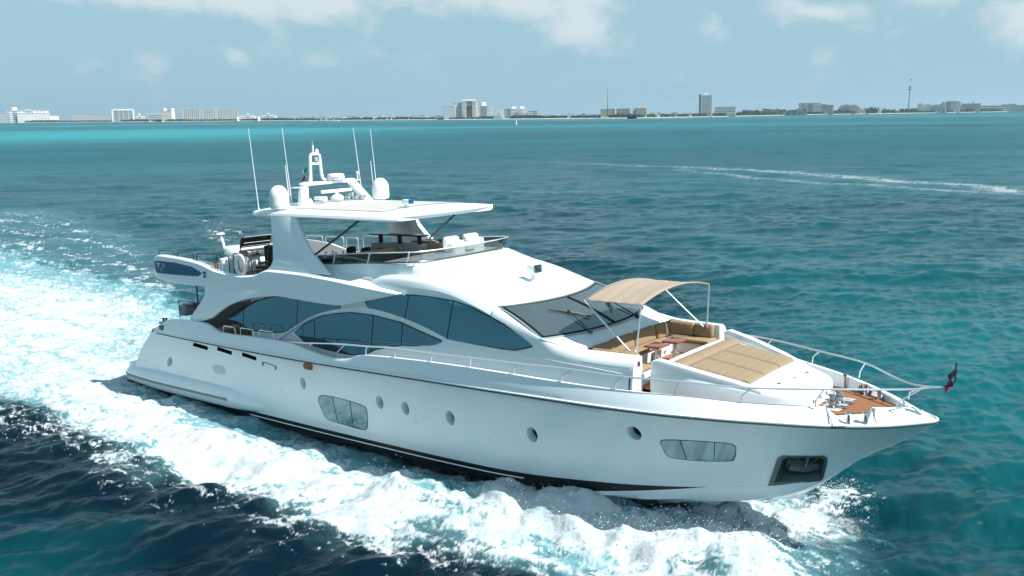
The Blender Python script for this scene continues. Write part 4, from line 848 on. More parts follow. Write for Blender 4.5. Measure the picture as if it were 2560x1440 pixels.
for k, (y0, y1) in enumerate(((-1.52, -.52), (-.50, .50), (.52, 1.52))):
    rows = []; XL = np.linspace(26.22, 27.93, 56)
    def q(x, y):
        yy = (y-y0)/(y1-y0); u = (x-26.22)/1.71*7; e = min(1, 12*min(yy, 1-yy), 9*min(u/7, 1-u/7)); puff = .014*abs(math.sin(u*math.pi))**.35; return float(tz_(x))+.035+.05*max(e, 0)**.4+puff
    lim = lambda x, y: max(min(y, float(tw(x))-.22), -(float(tw(x))-.22))
    for x in XL: rows.append([L(x, lim(x, y), float(tz_(x))+.02) for y in (y0,)]+[L(x, lim(x, y), q(x, y)) for y in np.linspace(y0, y1, 22)]+[L(x, lim(x, y1), float(tz_(x))+.02)])
    MB().grid(rows).build('pad_cushion', TANL, t, sharp=60, weld=0)
    rows = []
    for y in np.linspace(y0-(.2 if k == 0 else .02), y1+(.2 if k == 2 else .02), 10): rows.append([L(25.98+.25*math.cos(a), y, 3.50+.12*math.sin(a)) for a in np.linspace(-.3, math.pi+.3, 14)])
    m = MB().grid(rows); m.add(rows[0], [tuple(range(14))]); m.add(rows[-1], [tuple(range(14))]); m.build('headrest', TANL, t, sharp=60)
# pennant at the jackstaff
def flag(name, lab, loc, cols, w, h, droop, rz):
    t = onboat(name, lab, 'flag', loc, rz); n = len(cols)
    for i, c in enumerate(cols):
        rows = []
        for u in np.linspace(i/n, (i+1)/n, 7): rows.append([( -w*u*(1-.3*v)*.8+.04*math.sin(u*9+v*3), .06*math.sin(u*8+v*4)*u, -h*v-droop*u) for v in np.linspace(0, 1, 8)])
        MB().grid(rows).build('cloth_stripe', c, t, recalc=False)
    return t
flag('pennant', 'small dark red and blue pennant on the short staff at the bow tip', (32.33, 0, 3.95), [vary(mat('pennant_blue', (.08, .10, .18), .8), .2, 12), vary(mat('pennant_red', (.28, .01, .06), .8), .5, 14), RED], .24, .24, .44, 0)
flag('ensign', 'green, white and red flag hanging behind the white mast loop', (10.62, -.93, 8.95), [GRN, WHC, RED], .26, .24, .42, .2)
# barbecue
t = onboat('barbecue_grill', 'open black and steel barbecue grill on the aft flybridge beside the arch leg', 'barbecue', (7.35, -.95, 4.95), math.pi/2-.1)
MB().rbox((0, 0, .30), (1.3, .62, .60), .03).build('cabinet', GEL, t)
MB().rbox((0, -.02, .70), (1.3, .62, .20), .03).build('firebox', STEELD, t)
pn = MB().rbox((0, -.34, .68), (1.24, .06, .18), .01).build('control_panel', vary(mat('warm_steel', (.30, .26, .26), .3, metal=.6), .05), t)
for k in range(4): MB().lathe([(.035, 0), (.03, .04), (0, .045)], n=12, M4=Matrix.Translation((-.42+k*.28, -.37, .68)) @ Matrix.Rotation(math.pi/2, 4, 'X')).build('knob', STEEL, pn)
m = MB(); rows = []
for x in (-.62, .62): rows.append([(x, .02+.40*math.cos(a)*.5, .80+.52*math.sin(a)) for a in np.linspace(math.pi*.06, math.pi*.62, 10)])
m.grid(rows)
for x in (-.62, .62): m.add([(x, .20, .78)]+[(x, .02+.40*math.cos(a)*.5, .80+.52*math.sin(a)) for a in np.linspace(math.pi*.06, math.pi*.62, 10)], [tuple(range(11))])
o = m.build('lid', DARK, t, recalc=False); md = o.modifiers.new('t', 'SOLIDIFY'); md.thickness = .03
MB().tube([(-.6, -.10, 1.29), (-.6, -.16, 1.33), (.6, -.16, 1.33), (.6, -.10, 1.29)], .018, 6).build('lid_handle', STEEL, o)
m = MB()
for k in range(14): m.tube([(-.55+k*.085, -.22, .815), (-.55+k*.085, .2, .815)], .008, 4)
m.tube([(-.56, .12, .95), (.56, .12, .95)], .012, 5).tube([(-.56, .02, 1.08), (.56, .02, 1.08)], .012, 5); m.build('grate', STEEL, t)
# black cover bulge and dark chair by the grill
t = onboat('lounge_chair', 'dark brown chair behind the starboard flybridge rail next to the lifebuoy', 'chair', (9.7, -2.3, 4.95), .3)
MB().rbox((0, 0, .42), (.6, .6, .12), .05).build('seat', DWOOD, t); MB().rbox((.28, 0, .72), (.10, .58, .6), .05).build('backrest', vary(mat('brown_wicker', (.055, .045, .035), .8), .3, 20), t)
for a in (-.24, .24):
    for b_ in (-.24, .24): MB().tube([(a, b_, 0), (a, b_, .4)], .02, 6).build('leg', DARK, t)
t = onboat('lounge_chair', 'dark chair with a rounded black back in front of the barbecue', 'chair', (8.9, -1.7, 4.95), 1.2)
m = MB(); rows = []
for z in np.linspace(.40, .98, 8): rows.append([(.30*math.cos(a), .32*math.sin(a), z+.10*math.cos(a/1.6)) for a in np.linspace(-1.5, 1.5, 12)])
m.grid(rows); o = m.build('backrest', DARK, t, recalc=False); md = o.modifiers.new('t', 'SOLIDIFY'); md.thickness = .03
MB().rbox((0, 0, .42), (.56, .56, .10), .04).build('seat', DARK, t)
for a in (-.22, .22):
    for b_ in (-.22, .22): MB().tube([(a, b_, 0), (a, b_, .4)], .018, 6).build('leg', DARK, t)
# liferaft boxes and lifebuoy on the starboard rail
for xx, lab in ((8.02, 'white liferaft valise strapped inside the starboard flybridge rail, aft one'), (8.42, 'white liferaft valise next to the lifebuoy, forward one of the pair')):
    t = onboat('liferaft', lab, 'liferaft', (xx, -2.86, 4.98), 0, 'liferaft valises on the flybridge'); MB().rbox((0, 0, .36), (.30, .46, .66), .07).build('shell', GEL, t); MB().rbox((0, 0, .36), (.045, .475, .675), .02).build('strap', GREYP, t)
t = onboat('lifebuoy', 'white ring lifebuoy hanging on the starboard flybridge rail', 'lifebuoy', (9.35, -3.16, 5.50), 0)
X = Matrix.Rotation(math.pi/2, 4, 'X'); rows = []
for a in np.linspace(0, 2*math.pi, 33)[:-1]: rows.append([tuple(X@Vector(((.27+.085*math.cos(b_))*math.cos(a), (.33+.085*math.cos(b_))*math.sin(a), .06*math.sin(b_)))) for b_ in np.linspace(0, 2*math.pi, 13)[:-1]])
rows.append(rows[0]); MB().grid(rows, close=True).build('ring', DECKW, t)
for a in (.2, 1.77, 3.34, 4.9): MB().rbox((0, 0, 0), (.05, .15, .20), .02, M4=Matrix.Translation((.27*math.cos(a), 0, .33*math.sin(a))) @ Matrix.Rotation(-a, 4, 'Y') @ Matrix.Rotation(math.pi/2, 4, 'Z')).build('band', GREYP, t)
# dining table and chairs under the hardtop
t = onboat('dining_table', 'long dark dining table laid with plates and glasses under the hardtop', 'table', (12.3, -.95, 4.95), 0)
MB().rbox((0, 0, .70), (2.3, 1.1, .05), .015).build('tabletop', DWOOD, t)
for a in (-.9, .9): MB().rbox((a, 0, .35), (.12, .6, .68), .02).build('leg', DARK, t)
rng2 = random.Random(3)
for k in range(8):
    x, y = -.85+(k % 4)*.56, (-.32 if k < 4 else .32)
    p = onboat('dinner_plate', 'round dark plate on the flybridge dining table', 'plate', (12.3+x, -.95+y, 5.68), 0, 'plates laid on the dining table'); MB().lathe([(0, .004), (.09, .006), (.15, .02), (.155, .016), (.09, .0), (0, 0)], n=18).build('dish', DSTL if k % 2 else GREYP, p)
    p = onboat('wine_glass', 'stemmed glass beside a plate on the flybridge dining table', 'glass', (12.3+x+.16, -.95+y*.5, 5.68), 0, 'glasses laid on the dining table'); MB().lathe([(.03, 0), (.004, .01), (.004, .08), (.03, .11), (.032, .17)], n=10).build('bowl', GREYP, p)
cp = None
for (x, y, rz, lab) in ((11.55, .05, 1.57, 'dark round-backed dining chair on the far side of the table, aft one'), (12.35, .05, 1.57, 'dark round-backed dining chair on the far side of the table, middle one'), (13.1, .05, 1.57, 'dark round-backed dining chair on the far side of the table, nearest the bar'), (13.7, -.95, 0, 'dark dining chair at the forward head of the table, against the sofa back')):
    t = onboat('dining_chair', lab, 'chair', (x, y, 4.95), rz, 'chairs round the flybridge dining table')
    if cp is None:
        m = MB(); rows = []
        for z in np.linspace(.5, .86, 5): rows.append([(.24*math.cos(a), .25*math.sin(a), z+.08*math.cos(a)) for a in np.linspace(-1.3, 1.3, 10)])
        m.grid(rows); o1 = m.build('backrest', DARK, t, recalc=False); md = o1.modifiers.new('t', 'SOLIDIFY'); md.thickness = .025
        o2 = MB().rbox((0, 0, .44), (.46, .46, .07), .03).build('seat', DARK, t); cp = [o1, o2]
        for a in (-.18, .18):
            for b_ in (-.18, .18): cp.append(MB().tube([(a, b_, 0), (a, b_, .42)], .015, 6).build('leg', STEELD, t))
    else:
        for o in cp: c = o.copy(); C.objects.link(c); c.parent = t
t = onboat('bar_counter', 'grey flybridge bar with a raised dark top on short posts', 'bar', (13.3, .95, 4.95), 0)
MB().rbox((0, 0, .52), (2.5, .55, 1.04), .03).build('cabinet', GREYP, t); MB().rbox((0, -.05, 1.36), (2.7, .42, .05), .015).build('counter_top', DWOOD, t)
for a in (-1.0, 0, 1.0): MB().rbox((a, 0, 1.19), (.12, .12, .30), .01).build('post', DARK, t)
MB().rbox((1.75, .1, .42), (.9, .7, .85), .06).build('side_cabinet', DECKW, t)
t = onboat('flybridge_sofa', 'tan sofa back between the dining table and the grey bar, facing forward', 'sofa', (14.6, -1.1, 4.95), 0, 'tan sofas on the flybridge')
MB().rbox((-.55, .15, .74), (.22, 1.7, .62), .08).build('backrest', TAN, t); MB().rbox((.0, -.4, .34), (1.2, .7, .16), .05).build('seat', TAN, t); MB().rbox((.0, -.4, .13), (1.2, .66, .26), .02).build('base', GEL, t)
t = onboat('flybridge_sofa', 'long tan helm sofa with a rounded end next to the white helm seats', 'sofa', (15.5, .6, 4.95), 0, 'tan sofas on the flybridge')
MB().rbox((0, .30, .88), (1.5, .22, .52), .10).build('backrest', TAN, t); MB().rbox((0, -.05, .46), (1.5, .6, .16), .05).build('seat', TAN, t); MB().rbox((0, 0, .2), (1.45, .6, .38), .02).build('base', DECKW, t)
t = onboat('equipment_case', 'white rounded case with a handle on the port flybridge coaming behind the bar', 'case', (13.1, 2.62, 5.50), 0)
MB().rbox((0, 0, .22), (1.0, .35, .36), .12).build('shell', DECKW, t); MB().tube([(-.45, 0, .3), (-.45, 0, .46), (.45, 0, .46), (.45, 0, .3)], .018, 6).build('handle', STEEL, t)
# ================================================================ THE SEA
def spectrum_tile(N, L, wl, amp, wdir, spread=2, seed=1, kmin=0, p=4.0, kmax=1e9):
    r = np.random.default_rng(seed); k = np.fft.fftfreq(N, L/N)*2*np.pi; KX, KY = np.meshgrid(k, k, indexing='xy'); K = np.hypot(KX, KY); K[0, 0] = 1
    kp = 2*np.pi/wl; S = np.exp(-.75*(kp/K)**2)/K**p; c = (KX*math.cos(wdir)+KY*math.sin(wdir))/K; S *= (.06+np.abs(c)**spread); S[0, 0] = 0; S[K < kmin] = 0; S *= np.exp(-(K/kmax)**4)
    h = np.fft.ifft2((r.normal(size=(N, N))+1j*r.normal(size=(N, N)))*np.sqrt(S)).real; return (h/h.std()*amp).astype(np.float32)
def sample(T, L, x, y):
    N = T.shape[0]; u = (x/L*N) % N; v = (y/L*N) % N; i = np.floor(u).astype(int); j = np.floor(v).astype(int); a = u-i; b = v-j; i %= N; j %= N; i1 = (i+1) % N; j1 = (j+1) % N
    return T[j, i]*(1-a)*(1-b)+T[j, i1]*a*(1-b)+T[j1, i]*(1-a)*b+T[j1, i1]*a*b
WD = R_(100)
TA = spectrum_tile(512, 61.0, 3.4, 1.0, WD, 5, 1, p=4.1, kmax=11); TB_ = spectrum_tile(512, 23.0, 1.2, 1.0, WD+.3, 4, 2, p=4.2, kmax=26); TC = spectrum_tile(256, 211.0, 16, 1.0, WD-.3, 3, 3)
TS = np.clip(spectrum_tile(512, 1.0, .5, 1.0, 0, 0, 8, p=4.6), -1.8, 1.8)
TN = spectrum_tile(512, 1.0, .5, 1.0, 0, 0, 5, p=2.9)           # isotropic cloud-like noise, period 1
def nz2(x, y, s, ang=YAW, st=1.0, off=0.):
    c, n = math.cos(ang), math.sin(ang); return sample(TN, 1.0, (x*c+y*n)/(s*st)+off, (-x*n+y*c)/s+off*1.7)
def nz3(x, y, s, ang=YAW, st=1.0, off=0.):
    c, n = math.cos(ang), math.sin(ang); return sample(TS, 1.0, (x*c+y*n)/(s*st)+off, (-x*n+y*c)/s+off*1.7)
# grid: fan of rows, spacing grows with distance
rowsY = [9.0]; 
while rowsY[-1] < 21000:
    d = rowsY[-1]; rowsY.append(d+max(.075, d*d/(CAMH*920)*.62))
    if d > 3000: rowsY[-1] = d*1.12
rowsY = np.array(rowsY); NC = 1320; uu = np.linspace(-1, 1, NC)
Xg = (rowsY[:, None]*.84+4)*uu[None, :]; Yg = np.repeat(rowsY[:, None], NC, 1); X1 = Xg.ravel(); Y1 = Yg.ravel(); n1 = len(X1)
D1 = np.hypot(X1, Y1); cell = np.maximum(D1*D1/(CAMH*920)*.62, D1*.84*2/NC)
fadeA = np.clip(1.6-cell/1.2, 0, 1); fadeB = np.clip(1.5-cell/.35, 0, 1); fadeC = np.clip(1.5-cell/5, 0, 1)
patch = .80+.22*np.clip(nz2(X1, Y1, 160, 0, 1, .3), -1.5, 1.2)
c0_, s0_ = math.cos(.35), math.sin(.35)
hgt = .078*patch*fadeA*sample(TA, 61.0, X1, Y1)+.026*fadeB*sample(TB_, 23.0, X1*c0_+Y1*s0_, -X1*s0_+Y1*c0_)+.11*fadeC*sample(TC, 211.0, X1, Y1)
hgt += .03*np.abs(hgt)*0
# --- white water: outlines surveyed on the water plane
def wpoly(l): return np.array([wat(*p)[:2] for p in l])
def sdist(px, py, poly):
    d = np.full(len(px), 1e9); inside = np.zeros(len(px), bool); n = len(poly)
    for i in range(n):
        a, b = poly[i], poly[(i+1) % n]; e = b-a; wx, wy_ = px-a[0], py-a[1]; t = np.clip((wx*e[0]+wy_*e[1])/(e@e), 0, 1); d = np.minimum(d, np.hypot(wx-e[0]*t, wy_-e[1]*t))
        c = ((a[1] > py) != (b[1] > py)) & (px < (b[0]-a[0])*(py-a[1])/(b[1]-a[1]+1e-12)+a[0]); inside ^= c
    return np.where(inside, d, -d)
def field(l, lim=400):
    f = np.full(n1, -50.); poly = wpoly(l); m = (X1 > poly[:, 0].min()-12) & (X1 < poly[:, 0].max()+12) & (Y1 > poly[:, 1].min()-12) & (Y1 < poly[:, 1].max()+12); f[m] = sdist(X1[m], Y1[m], poly); return f
dense = field([(1975, 1400), (1930, 1450), (1700, 1560), (1520, 1500), (1405, 1432), (1200, 1352), (1110, 1320), (914, 1345), (731, 1290), (581, 1240), (405, 1190), (294, 1105), (118, 1050), (60, 1000), (-60, 985), (-420, 960), (-500, 700), (-300, 655), (0, 668), (150, 700), (330, 735), (430, 790), (420, 860), (350, 960), (420, 1000), (600, 1090), (900, 1160), (1040, 1215), (1200, 1240), (1300, 1250), (1420, 1236), (1500, 1272), (1600, 1306), (1750, 1320), (1900, 1350)])
aer = field([(2010, 1330), (2000, 1420), (1500, 1520), (1100, 1350), (600, 1270), (200, 1120), (-200, 1060), (-500, 960), (-500, 600), (0, 610), (300, 700), (700, 830), (1200, 950), (1800, 1180), (1985, 1235), (2030, 1270)])
strk = field([(-300, 600), (0, 520), (160, 520), (330, 570), (470, 640), (560, 720), (300, 770), (0, 760), (-300, 760)])
strk2 = field([(470, 545), (560, 550), (640, 580), (600, 620), (500, 600)])
splash = field([(2030, 1262), (2065, 1222), (2100, 1210), (2128, 1222), (2120, 1250), (2070, 1262)])
edge = field([(-300, 985), (0, 950), (300, 1010), (420, 1120), (640, 1230), (900, 1330), (1200, 1380), (1000, 1430), (640, 1330), (380, 1260), (150, 1160), (0, 1110), (-300, 1080)])
N_l = nz2(X1, Y1, 14, YAW, 2.2); N_m = nz2(X1, Y1, 4.2, YAW, 2.0, .37); N_s = nz2(X1, Y1, 1.3, YAW, 1.6, .71); N_t = nz2(X1, Y1, .55, YAW+.2, 1.2, .13)
sst = lambda a, b, x: (lambda t: t*t*(3-2*t))(np.clip((x-a)/(b-a), 0, 1))
H_m = nz3(X1, Y1, 5.5, YAW, 1.6, .2); H_s = nz3(X1, Y1, 2.0, YAW, 1.3, .6); H_t = nz3(X1, Y1, .8, YAW, 1.1, .4)
lac = -np.abs(N_m*.8+N_s*.5)+.55*N_s                       # lacy, veined structure
dense = dense+1.0*np.clip(nz3(X1, Y1, 7, YAW, 1.6, .9), -1, 1)*sst(4, 0, np.abs(dense))*.6
f1 = dense+.55*N_m+.38*N_s+.22*N_t+.5*N_l*sst(60, 35, D1)*0+.25
Xb = (X1-BX)*math.cos(YAW)+(Y1-BY)*math.sin(YAW); Yb = -(X1-BX)*math.sin(YAW)+(Y1-BY)*math.cos(YAW)
aft = sst(6, -6, Xb); foam = np.clip(.42+dense*(.50-.28*aft)+.26*N_m*(1-.3*aft)+.22*N_s+.13*N_t, 0, 1.0)
vein = sst(.1, 1.5, N_m*.75+N_s*.65+.45*N_l); foam *= 1-vein*(.14+.34*aft); foam = foam*(1-aft*(.20+.10*np.clip(nz2(X1, Y1, 5.5, YAW, 5.0, .83)+.4*N_l, -1, 1.8)))
foam = np.maximum(foam, sst(-.5, 1.5, edge)*sst(.55, 1.5, lac+N_t*.5+.45*N_l)*.85)
foam = np.maximum(foam, sst(-1, 5, strk)*sst(.35, 1.5, N_m*.9+N_s*.45+.35*N_l)*.62)
foam = np.maximum(foam, sst(-1, 3, strk2)*sst(.2, 1.4, N_m*.9+N_s*.6)*.8)
foam = np.maximum(foam, sst(-.5, .7, splash+.35*N_s+.2*N_t+.1))
# inner stretch between the hull and the white band: lacy veils
veil = sst(-.6, 1.2, aer)*(1-sst(-.5, .5, dense)); foam = np.maximum(foam, veil*np.clip(.24+.13*N_s+.10*N_t+.12*N_m+.22*sst(14, 22, Xb)+.04*sst(24, 29, Xb), 0, .78))
# distant wake of another boat, right
def pline(l, w):
    P = wpoly(l); d = np.full(n1, 1e9)
    for a, b in zip(P[:-1], P[1:]):
        e = b-a; t = np.clip(((X1-a[0])*e[0]+(Y1-a[1])*e[1])/(e@e), 0, 1); d = np.minimum(d, np.hypot(X1-a[0]-e[0]*t, Y1-a[1]-e[1]*t))
    return np.exp(-(d/w)**2)
wk = np.maximum(pline([(1300, 404), (1600, 414), (1850, 424), (2050, 436), (2250, 452), (2420, 466), (2700, 486)], 4.5), .8*pline([(1700, 424), (2000, 455), (2250, 470), (2450, 478), (2700, 498)], 2.4))
foam = np.maximum(foam, wk*sst(-3.2, 1.2, nz2(X1, Y1, 9, 0, 3)*.8+nz2(X1, Y1, 2.5, 0, 3, .4)*.8)*.8*.75*sst(1150, 1900, 1280+2300*X1/np.maximum(Y1, 1)))
caps = sst(2.35, 3.2, sample(TA, 61.0, X1+.4, Y1+.3)+.35*N_s)*sst(20, 60, D1)*.0
foam = np.clip(np.maximum(foam, caps), 0, 1)
aerv = np.clip(sst(-1.2, 2.5, aer+.9*N_m)*1.0*(1-sst(1.0, -1.0, dense)*sst(-4.6, -6.5, Yb)*.9)+.45*sst(-3, 1, dense)*(1-sst(.5, -1.0, dense)*sst(-4.6, -6.5, Yb))+.25*sst(-2, 4, strk)+.15*wk, 0, 1)*(1-.55*sst(-2, .5, edge+.8*N_m)*sst(1.5, -1.5, dense))
# --- relief of the wake: bow wave ridge, trough beside the hull, lumpy foam
ridge = np.zeros(n1)
RP = [(2010, 1400, .25), (1930, 1408, .75), (1800, 1402, .95), (1640, 1385, .85), (1480, 1345, .75), (1340, 1315, .8), (1180, 1290, .6), (1000, 1240, .5), (800, 1190, .42), (600, 1135, .35), (400, 1060, .28), (200, 985, .2)]
P = wpoly([p[:2] for p in RP]); best = np.full(n1, 1e9); hh = np.zeros(n1)
for i in range(len(P)-1):
    a, b = P[i], P[i+1]; e = b-a; t = np.clip(((X1-a[0])*e[0]+(Y1-a[1])*e[1])/(e@e), 0, 1); d = np.hypot(X1-a[0]-e[0]*t, Y1-a[1]-e[1]*t); m = d < best; best[m] = d[m]; hh[m] = (RP[i][2]*(1-t)+RP[i+1][2]*t)[m]
ridge = hh*np.exp(-(best/1.6)**2)*(1+.12*H_m+.05*H_s)
hgt += ridge*.66
nearf = sst(90, 40, D1)
hgt += foam*nearf*(.012*H_s+.003*H_t+.024*H_m+.03)+.05*nearf*(1-foam)*sst(-1, 2, aer)*H_s*.5
# sheet of water thrown from the forefoot
F0, F1 = wat(1760, 1300)[:2], wat(1990, 1290)[:2]; e = F1-F0; t = np.clip(((X1-F0[0])*e[0]+(Y1-F0[1])*e[1])/(e@e), 0, 1); dF = np.hypot(X1-F0[0]-e[0]*t, Y1-F0[1]-e[1]*t); foam = np.maximum(foam, np.clip(np.exp(-(dF/1.5)**2)*(.85+.22*N_s+.15*N_t), 0, .85)); hgt += .20*np.exp(-(dF/1.0)**2)*(1+.2*H_s+.08*H_t)
HPX = [(900, 1150, .0), (1050, 1195, .14), (1200, 1232, .30), (1400, 1275, .50), (1600, 1300, .58), (1780, 1305, .46), (1880, 1300, .24), (1960, 1285, .06)]
P2 = wpoly([q_[:2] for q_ in HPX]); b2 = np.full(n1, 1e9); h2 = np.zeros(n1)
for i in range(len(P2)-1):
    a, b = P2[i], P2[i+1]; e = b-a; t = np.clip(((X1-a[0])*e[0]+(Y1-a[1])*e[1])/(e@e), 0, 1); d = np.hypot(X1-a[0]-e[0]*t, Y1-a[1]-e[1]*t); m = d < b2; b2[m] = d[m]; h2[m] = (HPX[i][2]*(1-t)+HPX[i+1][2]*t)[m]
hgt += h2*np.exp(-(b2/1.05)**2)*(1+.10*H_s)
for (sx_, sy_, h_, r_) in ((1425, 1320, .30, .8), (1250, 1290, .14, .9), (1600, 1365, .16, 1.0), (1800, 1385, .18, 1.0), (1000, 1235, .15, .8)):
    c_ = wat(sx_, sy_); dd_ = np.hypot(X1-c_[0], Y1-c_[1]); hgt += h_*np.exp(-(dd_/r_)**2)*(1+.18*H_s+.05*H_t)
# --- water colour: shoals far out, darker at near left, greener at near right
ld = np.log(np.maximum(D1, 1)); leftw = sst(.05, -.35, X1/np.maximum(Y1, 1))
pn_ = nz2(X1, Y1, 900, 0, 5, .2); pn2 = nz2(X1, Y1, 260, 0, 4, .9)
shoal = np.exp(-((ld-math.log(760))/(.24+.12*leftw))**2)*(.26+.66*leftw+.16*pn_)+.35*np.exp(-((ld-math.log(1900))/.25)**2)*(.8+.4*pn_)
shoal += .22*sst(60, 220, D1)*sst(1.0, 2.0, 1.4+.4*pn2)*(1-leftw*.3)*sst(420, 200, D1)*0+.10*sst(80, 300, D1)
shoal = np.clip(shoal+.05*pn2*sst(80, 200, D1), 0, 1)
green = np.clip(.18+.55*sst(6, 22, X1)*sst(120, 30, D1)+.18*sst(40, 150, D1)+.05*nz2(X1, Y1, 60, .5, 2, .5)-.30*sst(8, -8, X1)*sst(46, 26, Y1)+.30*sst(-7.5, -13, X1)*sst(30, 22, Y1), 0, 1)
me = bpy.data.meshes.new('sea'); nr = len(rowsY)
idx = np.arange(n1).reshape(nr, NC); q = np.stack([idx[:-1, :-1], idx[:-1, 1:], idx[1:, 1:], idx[1:, :-1]], -1).reshape(-1, 4)
me.vertices.add(n1); me.vertices.foreach_set('co', np.stack([X1, Y1, hgt], -1).astype(np.float32).ravel())
me.loops.add(q.size); me.loops.foreach_set('vertex_index', q.ravel().astype(np.int32)); me.polygons.add(len(q)); me.polygons.foreach_set('loop_start', np.arange(0, q.size, 4, dtype=np.int32)); me.polygons.foreach_set('loop_total', np.full(len(q), 4, np.int32))
me.polygons.foreach_set('use_smooth', np.ones(len(q), bool)); me.update(calc_edges=True)
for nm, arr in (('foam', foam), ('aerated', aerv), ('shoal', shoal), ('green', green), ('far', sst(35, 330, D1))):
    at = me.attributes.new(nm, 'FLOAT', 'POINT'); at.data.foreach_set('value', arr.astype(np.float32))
SEA = bpy.data.materials.new('sea_water'); SEA.use_nodes = True; ns = SEA.node_tree; b = ns.nodes['Principled BSDF']; out = [n for n in ns.nodes if n.type == 'OUTPUT_MATERIAL'][0]
A = lambda nm: (lambda n: (setattr(n, 'attribute_name', nm), n.outputs['Fac'])[1])(nd(SEA, 'ShaderNodeAttribute'))
SM = lambda op, a, bb=None, c=None: M(op, a, bb, nd=lambda t, **k: nd(SEA, t, **k), ln=ns.links, c=c)
def SMix(f, a, b_):
    n = nd(SEA, 'ShaderNodeMix', data_type='RGBA')
    for i, v in ((0, f), (6, a), (7, b_)):
        if isinstance(v, tuple): n.inputs[i].default_value = v+(1,)
        elif isinstance(v, (int, float)): n.inputs[i].default_value = v
        else: ns.links.new(v, n.inputs[i])
    return n.outputs[2]
geo = nd(SEA, 'ShaderNodeNewGeometry')
def SN(scale, det=4, st=(1, 1, 1), rot=0, rough=.6):
    mp = nd(SEA, 'ShaderNodeMapping'); mp.inputs[3].default_value = st; mp.inputs[2].default_value = (0, 0, rot); ns.links.new(geo.outputs['Position'], mp.inputs[0])
    n = nd(SEA, 'ShaderNodeTexNoise'); n.inputs['Scale'].default_value = scale; n.inputs['Detail'].default_value = det; n.inputs['Roughness'].default_value = rough; ns.links.new(mp.outputs[0], n.inputs['Vector']); return n.outputs[0]
fo, ae, sh, gn, far = A('foam'), A('aerated'), A('shoal'), A('green'), A('far')
fine = SN(3.4, 6, (.55, 1, 1), -YAW, .72); fine2 = SN(11, 4, (.7, 1, 1), -YAW, .7); fm1 = nd(SEA, 'ShaderNodeMapRange', interpolation_type='SMOOTHSTEP'); fm1.inputs[1].default_value = .26; fm1.inputs[2].default_value = .66; ns.links.new(SN(1.9, 8, (.32, 1, 1), -YAW, .72), fm1.inputs[0]); fmix = fm1.outputs[0]
fm = SM('ADD', fo, SM('MULTIPLY', SM('SUBTRACT', SM('ADD', SM('MULTIPLY', fine, .65), SM('MULTIPLY', fine2, .35)), .5), SM('MULTIPLY', SM('MINIMUM', SM('MULTIPLY', fo, 4.0), 1.0), .80)))
mr = nd(SEA, 'ShaderNodeMapRange', interpolation_type='SMOOTHSTEP'); mr.inputs[1].default_value = .12; mr.inputs[2].default_value = .85; ns.links.new(fm, mr.inputs[0]); fmask = mr.outputs[0]
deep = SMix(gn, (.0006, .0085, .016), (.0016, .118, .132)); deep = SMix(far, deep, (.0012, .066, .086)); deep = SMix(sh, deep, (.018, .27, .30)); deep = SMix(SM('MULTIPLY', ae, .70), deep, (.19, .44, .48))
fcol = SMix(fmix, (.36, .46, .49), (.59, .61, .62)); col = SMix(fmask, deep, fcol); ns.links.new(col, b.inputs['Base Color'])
rg = nd(SEA, 'ShaderNodeMapRange'); rg.inputs[3].default_value = .15; rg.inputs[4].default_value = .30; ns.links.new(far, rg.inputs[0])
ns.links.new(SM('MAXIMUM', rg.outputs[0], SM('MULTIPLY', fmask, .75)), b.inputs['Roughness']); b.inputs['IOR'].default_value = 1.333
mrs = nd(SEA, 'ShaderNodeMapRange'); b.inputs['Specular Tint'].default_value = (.75, .95, 1, 1); mrs.inputs[3].default_value = .36; mrs.inputs[4].default_value = .16; ns.links.new(far, mrs.inputs[0]); ns.links.new(mrs.outputs[0], b.inputs['Specular IOR Level'])
# ripples below the mesh resolution, and longer ones further off
r1 = SN(1.15, 6, (.45, 1.8, 1), .12, .66); r2 = SN(.22, 6, (.40, 2.0, 1), -.1, .68); r3 = SN(4.5, 3, (.5, 1.5, 1), .3)
hsum = SM('ADD', SM('MULTIPLY', r1, SM('ADD', SM('MULTIPLY', far, .12), .085)), SM('ADD', SM('MULTIPLY', SM('MULTIPLY', r2, far), 4.5), SM('MULTIPLY', r3, .022)))
fsum = SM('ADD', SM('MULTIPLY', fine, .09), SM('MULTIPLY', fine2, .04)); hb = SM('ADD', SM('MULTIPLY', hsum, SM('SUBTRACT', 1.0, fmask)), SM('MULTIPLY', fsum, fmask))
bp = nd(SEA, 'ShaderNodeBump'); bp.inputs['Strength'].default_value = 1.0; bp.inputs['Distance'].default_value = .34; ns.links.new(hb, bp.inputs['Height']); ns.links.new(bp.outputs[0], b.inputs['Normal'])
me.materials.append(SEA); sea = bpy.data.objects.new('sea', me); C.objects.link(sea); tag(sea, 'teal sea with small wind waves and the white foaming wake of the yacht', kind='structure')
